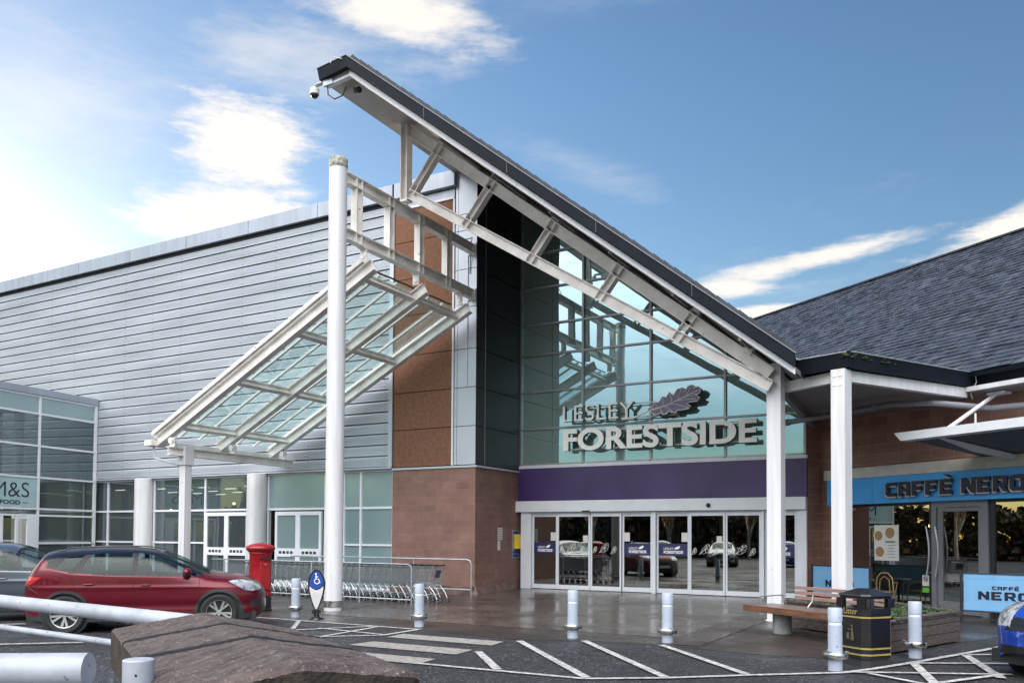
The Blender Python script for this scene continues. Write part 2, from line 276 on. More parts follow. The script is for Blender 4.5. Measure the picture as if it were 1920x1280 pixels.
# ------------------------------------------------------------------ mesh helpers
class MB:
    def __init__(s): s.v = []; s.f = []; s.mi = []; s.m = 0; s.X = None
    def mesh(s, vs, fs):
        b = len(s.v)
        for p in vs:
            p = Vector(p)
            if s.X is not None: p = s.X @ p
            s.v.append(p)
        for f in fs: s.f.append([b + i for i in f]); s.mi.append(s.m)
        return s
    def box(s, x0, x1, y0, y1, z0, z1):
        vs = [(x, y, z) for z in (z0, z1) for y in (y0, y1) for x in (x0, x1)]
        return s.mesh(vs, [(0, 2, 3, 1), (4, 5, 7, 6), (0, 1, 5, 4), (2, 6, 7, 3), (0, 4, 6, 2), (1, 3, 7, 5)])
    def frame3(s, p, q, up=(0, 0, 1)):
        p, q = Vector(p), Vector(q); d = (q - p).normalized(); up = Vector(up)
        if abs(d.dot(up)) > .98: up = Vector((0, 1, 0))
        r = d.cross(up).normalized(); u = r.cross(d).normalized(); return p, q, r, u
    def prism(s, prof, p, q, up=(0, 0, 1)):
        """extrude a closed 2-D profile [(r,u)...] from p to q"""
        p, q, r, u = s.frame3(p, q, up); n = len(prof)
        vs = [e + r * a + u * b for e in (p, q) for a, b in prof]
        return s.mesh(vs, [tuple(range(n)), tuple(range(2 * n - 1, n - 1, -1))] + [(i, n + i, n + (i + 1) % n, (i + 1) % n) for i in range(n)])
    def beam(s, p, q, w_, h, up=(0, 0, 1)):
        return s.prism([(-w_ / 2, -h / 2), (w_ / 2, -h / 2), (w_ / 2, h / 2), (-w_ / 2, h / 2)], p, q, up)
    def ibeam(s, p, q, w_, h, tf=.022, tw=.016, up=(0, 0, 1)):
        W, H = w_ / 2, h / 2
        return s.prism([(-W, -H), (W, -H), (W, -H + tf), (tw / 2, -H + tf), (tw / 2, H - tf), (W, H - tf), (W, H), (-W, H), (-W, H - tf), (-tw / 2, H - tf), (-tw / 2, -H + tf), (-W, -H + tf)], p, q, up)
    def cyl(s, p, q, r0, r1=None, n=16, caps=True):
        r1 = r0 if r1 is None else r1; p, q, r, u = s.frame3(p, q)
        vs = [e + (r * math.cos(a) + u * math.sin(a)) * k for e, k in ((p, r0), (q, r1)) for a in [2 * math.pi * i / n for i in range(n)]]
        fs = [(i, (i + 1) % n, n + (i + 1) % n, n + i) for i in range(n)]
        if caps: fs += [tuple(range(n - 1, -1, -1)), tuple(range(n, 2 * n))]
        return s.mesh(vs, fs)
    def tube(s, pts, r, n=8, close=False):
        pts = [Vector(p) for p in pts]; m = len(pts); vs = []; pr = None
        for i, p in enumerate(pts):
            a = pts[(i - 1) % m] if (i or close) else p; b = pts[(i + 1) % m] if (i < m - 1 or close) else p
            d = (b - a).normalized()
            if pr is None:
                up = Vector((0, 0, 1)) if abs(d.z) < .9 else Vector((0, 1, 0)); pr = d.cross(up).normalized()
            pr = (pr - d * pr.dot(d)).normalized(); u = pr.cross(d)
            rr = r[i] if isinstance(r, (list, tuple)) else r
            vs += [p + (pr * math.cos(2 * math.pi * k / n) + u * math.sin(2 * math.pi * k / n)) * rr for k in range(n)]
        fs = [(i * n + k, i * n + (k + 1) % n, ((i + 1) % m) * n + (k + 1) % n, ((i + 1) % m) * n + k) for i in range(m if close else m - 1) for k in range(n)]
        if not close: fs += [tuple(range(n - 1, -1, -1)), tuple(range((m - 1) * n, m * n))]
        return s.mesh(vs, fs)
    def lathe(s, prof, c=(0, 0, 0), n=32, ax=None):
        """prof [(r,z)...] about Z through c (or about axis matrix ax)"""
        c = Vector(c); vs = []; R = ax or Matrix.Identity(3)
        for r, z in prof: vs += [c + R @ Vector((r * math.cos(2 * math.pi * k / n), r * math.sin(2 * math.pi * k / n), z)) for k in range(n)]
        fs = [(i * n + k, i * n + (k + 1) % n, (i + 1) * n + (k + 1) % n, (i + 1) * n + k) for i in range(len(prof) - 1) for k in range(n)]
        fs += [tuple(range(n - 1, -1, -1)), tuple(range((len(prof) - 1) * n, len(prof) * n))]
        return s.mesh(vs, fs)
    def poly(s, pts, th=None):
        """flat polygon, or slab of thickness vector th"""
        n = len(pts)
        if th is None: return s.mesh(pts, [tuple(range(n))])
        th = Vector(th); vs = [Vector(p) for p in pts] + [Vector(p) + th for p in pts]
        return s.mesh(vs, [tuple(range(n)), tuple(range(2 * n - 1, n - 1, -1))] + [(i, n + i, n + (i + 1) % n, (i + 1) % n) for i in range(n)])
    def sphere(s, c, r, n=16, sq=(1, 1, 1), top=1, bot=-1):
        prof = []
        for i in range(n // 2 + 1):
            a = math.pi * (i / (n // 2) - .5); prof.append((max(.001, math.cos(a)) * r, max(bot, min(top, math.sin(a))) * r))
        c = Vector(c); vs = [c + Vector((p * math.cos(2 * math.pi * k / n) * sq[0], p * math.sin(2 * math.pi * k / n) * sq[1], z * sq[2])) for p, z in prof for k in range(n)]
        fs = [(i * n + k, i * n + (k + 1) % n, (i + 1) * n + (k + 1) % n, (i + 1) * n + k) for i in range(len(prof) - 1) for k in range(n)]
        return s.mesh(vs, fs)
def place(o, loc, rz):
    o.location = loc; o.rotation_euler = (0, 0, rz)
    if o.parent is None: o.matrix_basis = Matrix.Translation(loc) @ Matrix.Rotation(rz, 4, 'Z')
def tag(o, label=None, cat=None, group=None, kind=None):
    for k, v in (('label', label), ('category', cat), ('group', group), ('kind', kind)):
        if v: o[k] = v
    return o
def thing(name, label, cat, loc=(0, 0, 0), rz=0, group=None):
    o = bpy.data.objects.new(name, None); COL.objects.link(o); o.empty_display_size = .2
    place(o, loc, rz); return tag(o, label, cat, group)
ENTRY = False; KE = .943     # the entrance wall group was measured 1.45 m too deep: it is built shifted and scaled to its true depth
def build(name, mb, mats, parent=None, world=False, smooth=False, bevel=0):
    """link the collected shape as ONE mesh object; world=True: shape was given in world coordinates"""
    if not isinstance(mats, (list, tuple)): mats = [mats]
    me = bpy.data.meshes.new(name); vs = mb.v
    if ENTRY and world: vs = [Vector((p.x * KE, p.y - 1.45, 1.75 + (p.z - 1.75) * KE)) for p in vs]
    if world and parent is not None:
        W = parent.matrix_basis.copy()
        if parent.parent is not None: W = parent.parent.matrix_basis @ W
        iv = W.inverted(); vs = [iv @ p for p in vs]
    me.from_pydata([tuple(p) for p in vs], [], mb.f)
    for k in mats: me.materials.append(M[k] if isinstance(k, str) else k)
    if len(mats) > 1: me.polygons.foreach_set('material_index', mb.mi)
    bm = bmesh.new(); bm.from_mesh(me); bmesh.ops.recalc_face_normals(bm, faces=bm.faces); bm.to_mesh(me); bm.free()
    if smooth:
        me.polygons.foreach_set('use_smooth', [True] * len(me.polygons))
    o = bpy.data.objects.new(name, me); COL.objects.link(o)
    if smooth: 
        try: me.set_sharp_from_angle(angle=rad(38))
        except Exception: pass
    if bevel:
        b = o.modifiers.new('bevel', 'BEVEL'); b.width = bevel; b.segments = 2; b.limit_method = 'ANGLE'; b.angle_limit = rad(40)
    if parent is not None: o.parent = parent
    return o
def dup(root, loc=None, rz=None, label=None, group=None):
    def cp(o, par):
        c = o.copy(); COL.objects.link(c); c.parent = par
        for ch in [k for k in o.children]: cp(ch, c)
        return c
    r = cp(root, None)
    if loc is not None: place(r, loc, rz or 0)
    if label: r['label'] = label
    if group: r['group'] = group
    return r
def struct(name, mb, m): return tag(build(name, mb, m), kind='structure')
def flat(splines, th=.01, closed=True):
    """outline(s) in the local XZ plane -> mesh with holes, front faces towards -Y; returns MB"""
    cu = bpy.data.curves.new('outline', 'CURVE'); cu.dimensions = '2D'; cu.fill_mode = 'BOTH'; cu.extrude = th / 2
    for pts in splines:
        sp = cu.splines.new('POLY'); sp.points.add(len(pts) - 1); sp.use_cyclic_u = True
        for i, (x, y) in enumerate(pts): sp.points[i].co = (x, y, 0, 1)
    return cur2mb(cu)
def cur2mb(cu):
    o = bpy.data.objects.new('tmp', cu); COL.objects.link(o)
    dg = bpy.context.evaluated_depsgraph_get(); dg.update(); me = bpy.data.meshes.new_from_object(o.evaluated_get(dg))
    mb = MB(); mb.mesh([(v.co.x, -v.co.z, v.co.y) for v in me.vertices], [tuple(p.vertices) for p in me.polygons])
    bpy.data.objects.remove(o); bpy.data.meshes.remove(me); return mb
def text_mb(s, size, th=.02, off=0, space=1):
    cu = bpy.data.curves.new('txt', 'FONT'); cu.body = s; cu.size = size; cu.extrude = th / 2; cu.offset = off; cu.space_character = space; cu.resolution_u = 6
    return cur2mb(cu)
def fit(mb, x0, x1, y, z0, z1, th=None):
    """stretch a flat shape to x0..x1, z0..z1 with its front at depth y"""
    xs = [p.x for p in mb.v]; zs = [p.z for p in mb.v]; ys = [p.y for p in mb.v]
    a, b, c, d = min(xs), max(xs), min(zs), max(zs); ym = min(ys)
    mb.v = [Vector((x0 + (p.x - a) / (b - a) * (x1 - x0), y + (p.y - ym), z0 + (p.z - c) / (d - c) * (z1 - z0))) for p in mb.v]
    return mb
def add(a, b):
    n = len(a.v); a.v += b.v; a.f += [[n + i for i in f] for f in b.f]; a.mi += [a.m] * len(b.f); return a

# ================================================================== SETTING
g = MB(); g.poly([(-400, -400, 0), (400, -400, 0), (400, 400, 0), (-400, 400, 0)]); struct('asphalt_ground', g, 'asphalt')
PE = [(-60, 12.75), (-13.2, 12.72), (-9.3, 12.95), (-6.9, 12.5), (-5.9, 13.05), (-4.6, 13.2), (-3.1, 12.9), (-1.94, 13.0), (-1.2, 14.3), (.08, 17.2), (.67, 18.9), (3.5, 24)]
g = MB(); g.poly([(x, y, .004) for x, y in PE] + [(3.5, 40, .004), (-60, 40, .004)]); struct('pavement', g, 'pave')
g = MB()
for y0, y1, z0, z1 in ((14.2, 18.5, .008, .008), (18.5, 23.85, .008, .104), (23.85, 33, .104, .104)): g.poly([(-13.11, y0, z0), (-4.72, y0, z0), (-4.72, y1, z1), (-13.11, y1, z1)])
struct('paving_slabs', g, 'tile')
g = MB()
for y0, y1, z0, z1 in ((13.3, 18.5, .012, .012), (18.5, 23.85, .012, .106)): g.poly([(-4.72, y0, z0), (-4.0, y0, z0), (-4.0, y1, z1), (-4.72, y1, z1)])
g.poly([(-4.0, 18.5, .012), (-4.0, 23.85, .106), (-4.0, 23.85, 0), (-4.0, 18.5, 0)]); struct('paving_sett_band', g, 'sett')
def stripe(mb, pts, w_=.1, z=.012):
    for (x0, y0), (x1, y1) in zip(pts, pts[1:]):
        d = Vector((x1 - x0, y1 - y0, 0)).normalized(); n = Vector((-d.y, d.x, 0)) * w_ / 2; a, b = Vector((x0, y0, z)), Vector((x1, y1, z))
        mb.poly([a - n, b - n, b + n, a + n])
g = MB()
Zs = iter([.012 + .0006 * i for i in range(60)])
for pts, w_ in [([(-16.5, 12.95), (-9.21, 12.89)], .09), ([(-9.21, 12.93), (-9.21, 11.79)], .1), ([(-9.21, 11.8), (-9.99, 11.03)], .09), ([(-9.9, 11.05), (-13.5, 10.9)], .09),
                ([(-11.3, 11.2), (-10.25, 12.85)], .09), ([(-10.13, 12.85), (-9.95, 11.08)], .09), ([(-10.9, 12.05), (-9.26, 11.86)], .08), ([(-12.2, 12.9), (-10.9, 11.3)], .09),
                ([(-6.78, 9.44), (-5.46, 9.46), (-4.29, 9.49), (-3.43, 10.08), (-2.62, 10.81), (-1.59, 11.68), (-1.29, 12.23), (-.82, 13.26), (.07, 15.4), (.7, 16.9)], .1),
                ([(-6.76, 12.32), (-4.29, 9.55)], .12), ([(-5.84, 12.9), (-3.47, 10.1)], .12), ([(-4.55, 13.06), (-2.66, 10.86)], .12), ([(-6.65, 10.84), (-5.53, 9.5)], .12),
                ([(-1.5, 11.75), (.3, 12.62)], .09), ([(-.85, 13.05), (.4, 13.76)], .09), ([(-.24, 14.42), (.8, 15.05)], .09), ([(-.87, 13.02), (-.5, 11.2)], .12), ([(-.25, 14.3), (.18, 12.2)], .12),
                ([(-1.3, 11.72), (-.6, 11.2), (.2, 12.55)], .09), ([(-20, 9.9), (-17.0, 12.9)], .1), ([(-17.8, 7.7), (-14.6, 10.9)], .1), ([(-15.6, 5.4), (-12.5, 8.4)], .1), ([(-13.6, 5.4), (-6, 5.2)], .1)]:
    for a, b in zip(pts, pts[1:]): stripe(g, [a, b], w_, next(Zs))
struct('road_markings', g, 'mark')
g = MB()
for q in ([(-8.98, 11.62), (-9.02, 12.15), (-6.95, 12.15), (-6.88, 11.6)], [(-8.85, 10.47), (-8.8, 11.03), (-6.85, 11.01), (-6.8, 10.45)], [(-8.7, 9.38), (-8.66, 9.9), (-6.79, 9.92), (-6.72, 9.4)]):
    g.poly([(x, y, .012) for x, y in q])
struct('crossing_markings', g, 'zebra')

# ================================================================== METAL-CLAD STORE (left)
FV = 21.15
store = thing('store_building', 'large store building clad in silver horizontal metal panels above a glazed ground floor', 'building', (-30, FV, 0))
prof = []   # (depth towards viewer, height)
z = 3.92; zt = 12.3; ch = (zt - z) / 24
for i in range(24):
    zb = z + i * ch
    prof += [(-.03, zb), (-.03, zb + .012), (.018, zb + .016)]
    for k in range(3):
        q = zb + .02 + (k + 1) * (ch - .02) / 4
        prof += [(.017, q - .008), (.009, q - .005), (.009, q + .003), (.017, q + .006)]
prof += [(-.03, zt)]
c = MB()
nP = len(prof)
XL, XR = -95, -16.19
c.v = [Vector((x, FV - d, h)) for x in (XL, XR) for d, h in prof]
c.f = [(i, i + 1, nP + i + 1, nP + i) for i in range(nP - 1)]; c.mi = [1 if i % 15 in (0, 1) else 0 for i in range(nP - 1)]
for x in [-16.5 - 1.6 * k for k in range(28)]:
    for i in range(24):
        for dz in (.09, .27): 
            if (i * 3 + int(x * 7)) % 3: c.m = 1; c.box(x - .012, x + .012, FV - .027, FV - .012, z + i * ch + dz, z + i * ch + dz + .018)
build('cladding', c, ['clad', 'groove'], store, True)
c = MB(); xs = [-16.1 - 3.21 * k for k in range(25)]
for a, b in zip(xs, xs[1:]): c.box(b + .012, a - .012, FV - .16, FV + .3, 12.34, 12.82)
build('coping', c, 'clad2', store, True, bevel=.008)
c = MB(); c.box(-95, -16.19, FV - .05, FV + .2, 12.3, 12.34); c.box(-95, -16.19, FV - .02, FV + .2, 12.2, 12.299); build('shadow_gap', c, 'groove', store, True)
c = MB(); c.box(XL, XR, FV - .075, FV + .02, 3.86, 3.91); c.box(-16.34, -16.19, FV - .045, FV, 3.92, 12.3); build('flashing', c, 'alu', store, True)
c = MB(); c.box(-95, -16.2, FV + .08, 60, 4.0, 12.3); build('body', c, 'clad2', store, True)
# ground floor glazing
GV = FV + .12
mull = [-31.2, -30.3, -27.53, -24.73, -22.3, -21.58, -19.0, -18.2, -17.5, -16.2]
c = MB()
for x in mull: c.box(x - .035, x + .035, GV - .06, GV + .06, 0, 3.86)
for a, b in zip(mull, mull[1:]):
    c.box(a + .035, b - .035, GV - .055, GV + .055, 2.6, 2.67); c.box(a + .035, b - .035, GV - .055, GV + .055, 3.79, 3.86); c.box(a + .035, b - .035, GV - .055, GV + .055, 0, .08)
    if (a, b) not in ((-24.73, -22.3), (-21.58, -19.0)): c.box(a + .035, b - .035, GV - .055, GV + .055, 1.42, 1.48)
build('window_frame', c, 'frame', store, True)
for a, b in zip(mull, mull[1:]):
    fr = a > -21.6
    for z0, z1 in ((2.67, 3.79), (1.48, 2.6), (.08, 1.42)):
        if (a, b) in ((-24.73, -22.3), (-21.58, -19.0)) and z1 < 3: continue
        build('window_pane', MB().box(a + .035, b - .035, GV - .006, GV + .006, z0, z1), 'frost' if fr else 'win', store, True)
for x in (-27.88, -21.93):
    c = MB(); c.cyl((x, FV - .12, 0), (x, FV - .12, 3.86), .34, n=40); c.cyl((x, FV - .12, 3.42), (x, FV - .12, 3.43), .344, n=40)
    build('column', c, 'white', store, True, smooth=True)
for x0, x1, gm in ((-24.65, -22.5, 'win'), (-21.2, -19.12, 'frost')):
    d = MB(); xm = (x0 + x1) / 2
    for a, b in ((x0, xm), (xm, x1)):
        d.box(a, a + .1, GV - .1, GV - .02, 0, 2.55); d.box(b - .1, b, GV - .1, GV - .02, 0, 2.55)
        d.box(a + .1, b - .1, GV - .1, GV - .02, 2.42, 2.55); d.box(a + .1, b - .1, GV - .1, GV - .02, 0, .2); d.box(a + .1, b - .1, GV - .1, GV - .02, 1.02, 1.3)
    do = build('door', d, 'frame', store, True)
    for a, b in ((x0, xm), (xm, x1)):
        build('pane', MB().box(a + .1, b - .1, GV - .062, GV - .058, 1.3, 2.42).box(a + .1, b - .1, GV - .062, GV - .058, .2, 1.02), gm, do, True)
        s_ = MB(); s_.m = 0
        for k in range(4):
            xx = a + .2 + k * .17; s_.m = (0, 1, 2, 0)[k]; s_.box(xx, xx + .12, GV - .104, GV - .101, 1.12, 1.21)
        build('notice_strip', s_, ['navyv', 'black', 'leafg'], do, True)
# a run of glazing bars below the porch side, interior of the shop
c = MB(); c.box(-95, -16.3, 27.5, 27.6, 0, 3.9); build('interior_wall', c, 'int_wall', store, True)
c = MB(); c.box(-58, -16.3, FV + .2, 27.5, 3.87, 3.95); build('interior_ceiling', c, 'int_wall', store, True)
c = MB(); c.box(-58, -16.3, FV + .3, 27.5, .005, .012); build('interior_floor', c, 'int_floor', store, True)
c = MB()
for i in range(4):
    for j in range(5):
        x = -31.5 + i * 2.5 + j * .3; y = 22.4 + j * 1.05; c.box(x, x + .55, y, y + .06, 3.55, 3.58)
build('strip_light', c, 'striplamp', store, True)
rows = MB()
for i in range(12):
    x = -33 + i * 1.1; hgt = random.uniform(1.3, 2.1); rows.m = i % 4; rows.box(x, x + .8, 24.5 + (i % 3), 25.1 + (i % 3), 0, hgt)
build('shop_shelf', rows, ['int_dark', 'int_wall', 'planter', 'paper'], store, True)
for x, y, h in ((-29.3, 23.4, 2.75), (-25.2, 23.0, 2.95), (-24.6, 24.6, 3.05), (-23.3, 23.1, 2.95), (-23.7, 24.5, 3.1), (-22.9, 24.9, 2.9), (-22.75, 22.7, 3.0)):
    pl = thing('pendant_lamp', 'small lit warm bulb hanging inside the store behind the ground floor windows', 'lamp', (x, y, h), 0, 'lit bulbs hanging inside the store')
    build('bulb', MB().sphere((0, 0, 0), .045, 10), 'lamp', pl); build('cord', MB().cyl((0, 0, .04), (0, 0, 3.87 - h), .006, n=5), 'dark_frame', pl)

# glazed porch with the food hall sign
porch = thing('glazed_porch', 'tall glass and white framed entrance porch with food hall sign, left edge', 'porch', (-30.93, FV - .05, 0), math.atan2(.148, .989))
# local: +Y runs from the metal wall towards the viewer, +X to the right
def pY(t): return t
pm = [0.02, 2.6, 5.3]
c = MB()
for t in pm: c.box(-.05, .05, t - .04 if t > .1 else 0, t + .04 if t > .1 else .12, 0, 6.9)
zs = [6.18, 4.99, 3.82, 2.66]
build_zs = zs + [2.42]
for a, b in zip(pm, pm[1:]):
    for q in build_zs + [6.83]: c.box(-.045, .045, a + (.04 if a > .1 else .12), b - .04, q - .035, q + .035)
c.box(-.045, .045, .12, 2.56, 1.36, 1.43); c.box(-.045, .045, .12, 2.56, 0, .08)
PX = -1
def flipx(mb): mb.v = [Vector((p.x, -p.y, p.z)) for p in mb.v]; return mb
build('window_frame', flipx(c), 'frame', porch)
build('roof_flashing', flipx(MB().box(-.25, .09, 0, 5.4, 6.87, 7.12)), 'clad2', porch, bevel=.01)
build('corner_flashing', flipx(MB().box(-.12, .02, -.06, .0, 3.9, 7.1).box(-.02, .14, -.12, -.06, 3.9, 7.1)), 'clad2', porch)
zz = [6.83] + build_zs
for i, (a, b) in enumerate(zip(pm, pm[1:])):
    for k, (q1, q0) in enumerate(zip(zz, zz[1:])):
        if i == 1 and k == 3: continue
        build('window_pane', flipx(MB().box(-.006, .006, a + (.04 if a > .1 else .12), b - .04, q0 + .035, q1 - .035)), 'frost' if k == 0 else 'win', porch)
build('window_pane', flipx(MB().box(-.006, .006, .12, 2.56, 1.43, 2.385)), 'win', porch); build('window_pane', flipx(MB().box(-.006, .006, .12, 2.56, .08, 1.36)), 'win', porch)
c = MB(); c.box(-.03, .07, 2.65, 3.05, 0, 2.38); c.box(-.02, .05, 3.4, 3.5, 0, 2.38); c.box(-.02, .05, 3.05, 3.4, 2.28, 2.38); c.box(-.02, .05, 3.06, 3.4, .45, .7); c.box(-.02, .05, 4.0, 4.1, 0, 2.38); c.box(-.02, .05, 5.1, 5.2, 0, 2.38)
d_ = build('door', flipx(c), 'frame', porch); build('pane', flipx(MB().box(.0, .01, 3.05, 3.4, .7, 2.28).box(0, .01, 3.5, 5.1, .1, 2.3)), 'door', d_)
sg = build('sign_panel', flipx(MB().box(-.012, .02, 2.66, 5.24, 3.865 - 1.16, 3.78)), mat('pale_aqua_film', (.33, .47, .49), .3, var=.06), porch)
def side_text(s, size, t0, t1, z0, z1, off, m, par):
    q = fit(text_mb(s, size, .012, off), 0, 1, 0, z0, z1)
    # text X runs towards the wall (decreasing t); front faces +X side
    q.v = [Vector((.022 + .006 - p.y * .5, t1 + (t0 - t1) * p.x, p.z)) for p in q.v]
    return build('sign_letters', flipx(q), m, par)
side_text('M&S', 1, 2.98, 4.42, 3.07, 3.60, -.01, 'navy', sg)
side_text('FOOD', 1, 3.33, 4.13, 2.80, 2.95, .02, 'navy', sg)
build('sign_letters', flipx(MB().box(.02, .03, 3.05, 3.24, 2.86, 2.88).box(.02, .03, 4.22, 4.42, 2.86, 2.88)), 'navy', sg)
build('ceiling', flipx(MB().box(-5, -.1, .1, 5.3, 6.86, 6.95)), 'int_dark', porch)
build('column', flipx(MB().cyl((-.35, 3.15, 0), (-.35, 3.15, 6.8), .17, n=20).cyl((-.5, .55, 0), (-.5, .55, 6.8), .22, n=20)), 'white', porch, smooth=True)
c = MB()
for t in (1.5, 3.5): 
    c.beam((-.3, t, 5.95), (-5, t, 5.95), .05, .05); c.beam((-.3, t, 5.5), (-5, t, 5.5), .05, .05)
    for k in range(10): c.beam((-.3 - k * .45, t, 5.5 + .45 * (k % 2)), (-.75 - k * .45, t, 5.95 - .45 * (k % 2)), .03, .03)
build('roof_truss', flipx(c), 'weathered', porch)
build('back_wall', flipx(MB().box(-5.2, -5.1, .1, 5.3, 0, 6.9)), 'int_wall', porch); build('floor_mat', flipx(MB().box(-5, -.1, .1, 5.3, .02, .03)), 'int_floor', porch)
ld = thing('pendant_lamp', 'large lit yellow dome lamp hanging inside the glazed porch', 'lamp', (-29.75, 16.4, 5.0))
build('lamp_shade', MB().lathe([(.02, .16), (.12, .14), (.21, .05), (.23, 0), (.22, -.04)], n=20), mat('lit_dome', (.9, .6, .2), .5, emit=(1, .62, .2), es=1.6), ld, smooth=True); build('cord', MB().cyl((0, 0, .15), (0, 0, 1.8), .01, n=5), 'white', ld)

# ================================================================== SHOPPING CENTRE ENTRANCE BLOCK
mall = thing('shopping_centre', 'shopping centre entrance block with sandstone pier, teal glass front and purple fascia', 'building', (-13.12, FV, 0))
c = MB(); EV = 25.4
E2 = EV - 1.45
PR = [(-16.18, FV), (-13.12, FV), (-13.12, 34), (-16.18, 34)]
c.poly([(x, y, 0) for x, y in PR], (0, 0, 3.8)); build('sandstone_pier', c, 'sand', mall, True)
c = MB(); c.poly([(x, y, 3.86) for x, y in [(-16.15, FV + .06), (-13.17, FV + .06), (-13.17, 34), (-16.15, 34)]], (0, 0, 9.0)); build('pier_core', c, 'groove', mall, True)
c = MB(); c.box(-16.18, -13.1, FV - .035, FV + .1, 3.8, 3.86); c.beam((-13.1, FV - .03, 3.83), (-13.1, E2, 3.83), .07, .058); build('ledge', c, 'alu', mall, True)
jz = [3.88, 5.04, 6.2, 7.36, 8.62, 9.77, 10.95, 11.98]
c = MB()
for a, b in zip(jz, jz[1:]): c.box(-16.16, -13.99, FV, FV + .05, a + .012, b - .012)
build('terracotta_panels', c, 'terra', mall, True)
c = MB(); c.box(-16.19, -13.93, FV - .03, FV + .05, 11.99, 12.06); c.box(-13.97, -13.91, FV - .03, FV + .05, 3.88, 11.985); build('panel_trim', c, 'frame', mall, True)
c = MB(); c.box(-16.19, -13.92, FV - .01, FV + .08, 12.06, 12.3); c.box(-16.19, -13.85, FV - .16, FV + .3, 12.34, 12.82); build('coping', c, 'clad2', mall, True, bevel=.008)
jz2 = jz[:-1] + [11.45, 12.78]
c = MB()
for a, b in zip(jz2, jz2[1:]):
    c.box(-13.885, -13.80, FV, FV + .05, a + .01, b - .01); c.box(-13.785, -13.13, FV, FV + .05, a + .01, b - .01)
c.box(-13.45, -13.42, FV - .03, FV - .001, 6.2, 10.4)
build('aluminium_panels', c, 'alu', mall, True)
c = MB()
s0 = Vector((-13.12, FV, 0)); s1 = Vector((-13.12, E2, 0)); dd = (s1 - s0).normalized(); LN = (s1 - s0).length; nn_ = Vector((dd.y, -dd.x, 0))
for a, b in zip(jz2, jz2[1:]):
    for t0, t1 in ((0.005, .50), (.53, LN - .10)):
        q = [s0 + dd * t0, s0 + dd * t1]; c.poly([q[0] + Vector((0, 0, a + .012)), q[1] + Vector((0, 0, a + .012)), q[1] + Vector((0, 0, b - .012)), q[0] + Vector((0, 0, b - .012))], nn_ * -.05)
build('black_panels', c, 'black_panel', mall, True)
c = MB(); c.beam(s0 + dd * .515 + Vector((0, 0, 3.9)), s0 + dd * .515 + Vector((0, 0, 12.7)), .03, .03); c.beam(s0 + dd * (LN - .06) + Vector((0, 0, 3.9)), s0 + dd * (LN - .06) + Vector((0, 0, 12.7)), .06, .06); build('corner_trim', c, 'grey_frame', mall, True)
c = MB(); k_ = nn_ * .22
c.mesh([s0 + Vector((.0, -.16, 0)), s0 + k_ + Vector((0, -.16, 0)), s1 + k_ * .9 + Vector((0, -.5, 0)), s1 + Vector((0, -.3, 0)), s0 + Vector((0, 0, .30)), s0 + nn_ * .05 + Vector((0, -.02, .27)), s1 + nn_ * .05 + Vector((0, -.4, .27)), s1 + Vector((0, -.3, .30))],
       [(0, 1, 5, 4), (1, 2, 6, 5), (2, 3, 7, 6), (4, 5, 6, 7)]); c.box(-16.18, -13.12, FV - .10, FV - .001, 0, .27)
build('plinth', c, 'plinth', mall, True)
# curtain wall above the doors
def roofz(x): return 12.75 - .782 * (x + 13.1)
def roofe(x): return 1.75 + (roofz(x * KE) - 1.75) / KE
ENTRY = True
mu = [-13.9, -11.56, -9.2, -6.82, -4.5]; tz = [4.2, 5.41, 6.68, 7.95, 8.99, 10.25, 11.45]
c = MB()
for x in mu: c.box(x - .035, x + .035, EV - .07, EV + .05, 4.2, min(13.2, roofe(x) - .05))
for i, (a, b) in enumerate(zip(mu, mu[1:])):
    for q in tz:
        if roofe(a) < q + .1: continue
        bb = min(b, (-13.1 - (1.75 + (q + .05 - 1.75) * KE - 12.75) / .782) / KE)
        if bb > a + .1: c.box(a + .035, bb - .035, EV - .065, EV + .05, q - .03, q + .03)
build('curtain_wall_frame', c, mat('grey_mullion', (.34, .35, .37), .35, metal=.4), mall, True)
for a, b in zip(mu, mu[1:]):
    for q0, q1 in zip(tz, tz[1:] + [13.3]):
        # clip pane under the sloping roof
        P = [(a + .03, q0 + .02), (b - .03, q0 + .02), (b - .03, q1 - .02), (a + .03, q1 - .02)]; out = []
        f = lambda p: roofe(p[0]) - .02 - p[1]
        for p, r_ in zip(P, P[1:] + P[:1]):
            if f(p) >= 0: out.append(p)
            if f(p) * f(r_) < 0:
                t = f(p) / (f(p) - f(r_)); out.append((p[0] + t * (r_[0] - p[0]), p[1] + t * (r_[1] - p[1])))
        if len(out) < 3: continue
        ti = random.uniform(-.003, .003); tj = random.uniform(-.003, .003)
        build('glass_pane', MB().poly([(x, EV + ti * (x - a) + tj * (zq - q0), zq) for x, zq in out], (0, .01, 0)), 'curtain', mall, True)
build('sill', MB().box(-13.98, -4.42, EV - .12, EV + .1, 4.065, 4.17), 'frame', mall, True, bevel=.006)
build('purple_fascia', MB().box(-13.97, -4.42, EV - .2, EV + .1, 2.95, 4.06), 'purple', mall, True, bevel=.01)
hd = MB(); hd.box(-13.95, -4.43, EV - .34, EV + .12, 2.575, 2.945)
hb = build('door_header', hd, 'frame', mall, True, bevel=.015)
build('dome_sensor', MB().sphere((-7.25, EV - .35, 2.73), .07, 14).box(-11.42, -11.15, EV - .38, EV - .34, 2.56, 2.61), 'black', mall, True, smooth=True)
build('backing', MB().box(-14, -4.4, EV + 1.0, EV + 1.1, 2.7, 5.6).poly([(-14, EV + .9, 5.6), (-4.4, EV + .9, 5.6), (-13.4, EV + .9, 12.6), (-14, EV + .9, 12.7)], (0, .1, 0)).box(-14, -4.4, EV + .15, EV + 6, 2.62, 2.7), 'int_dark', mall, True)
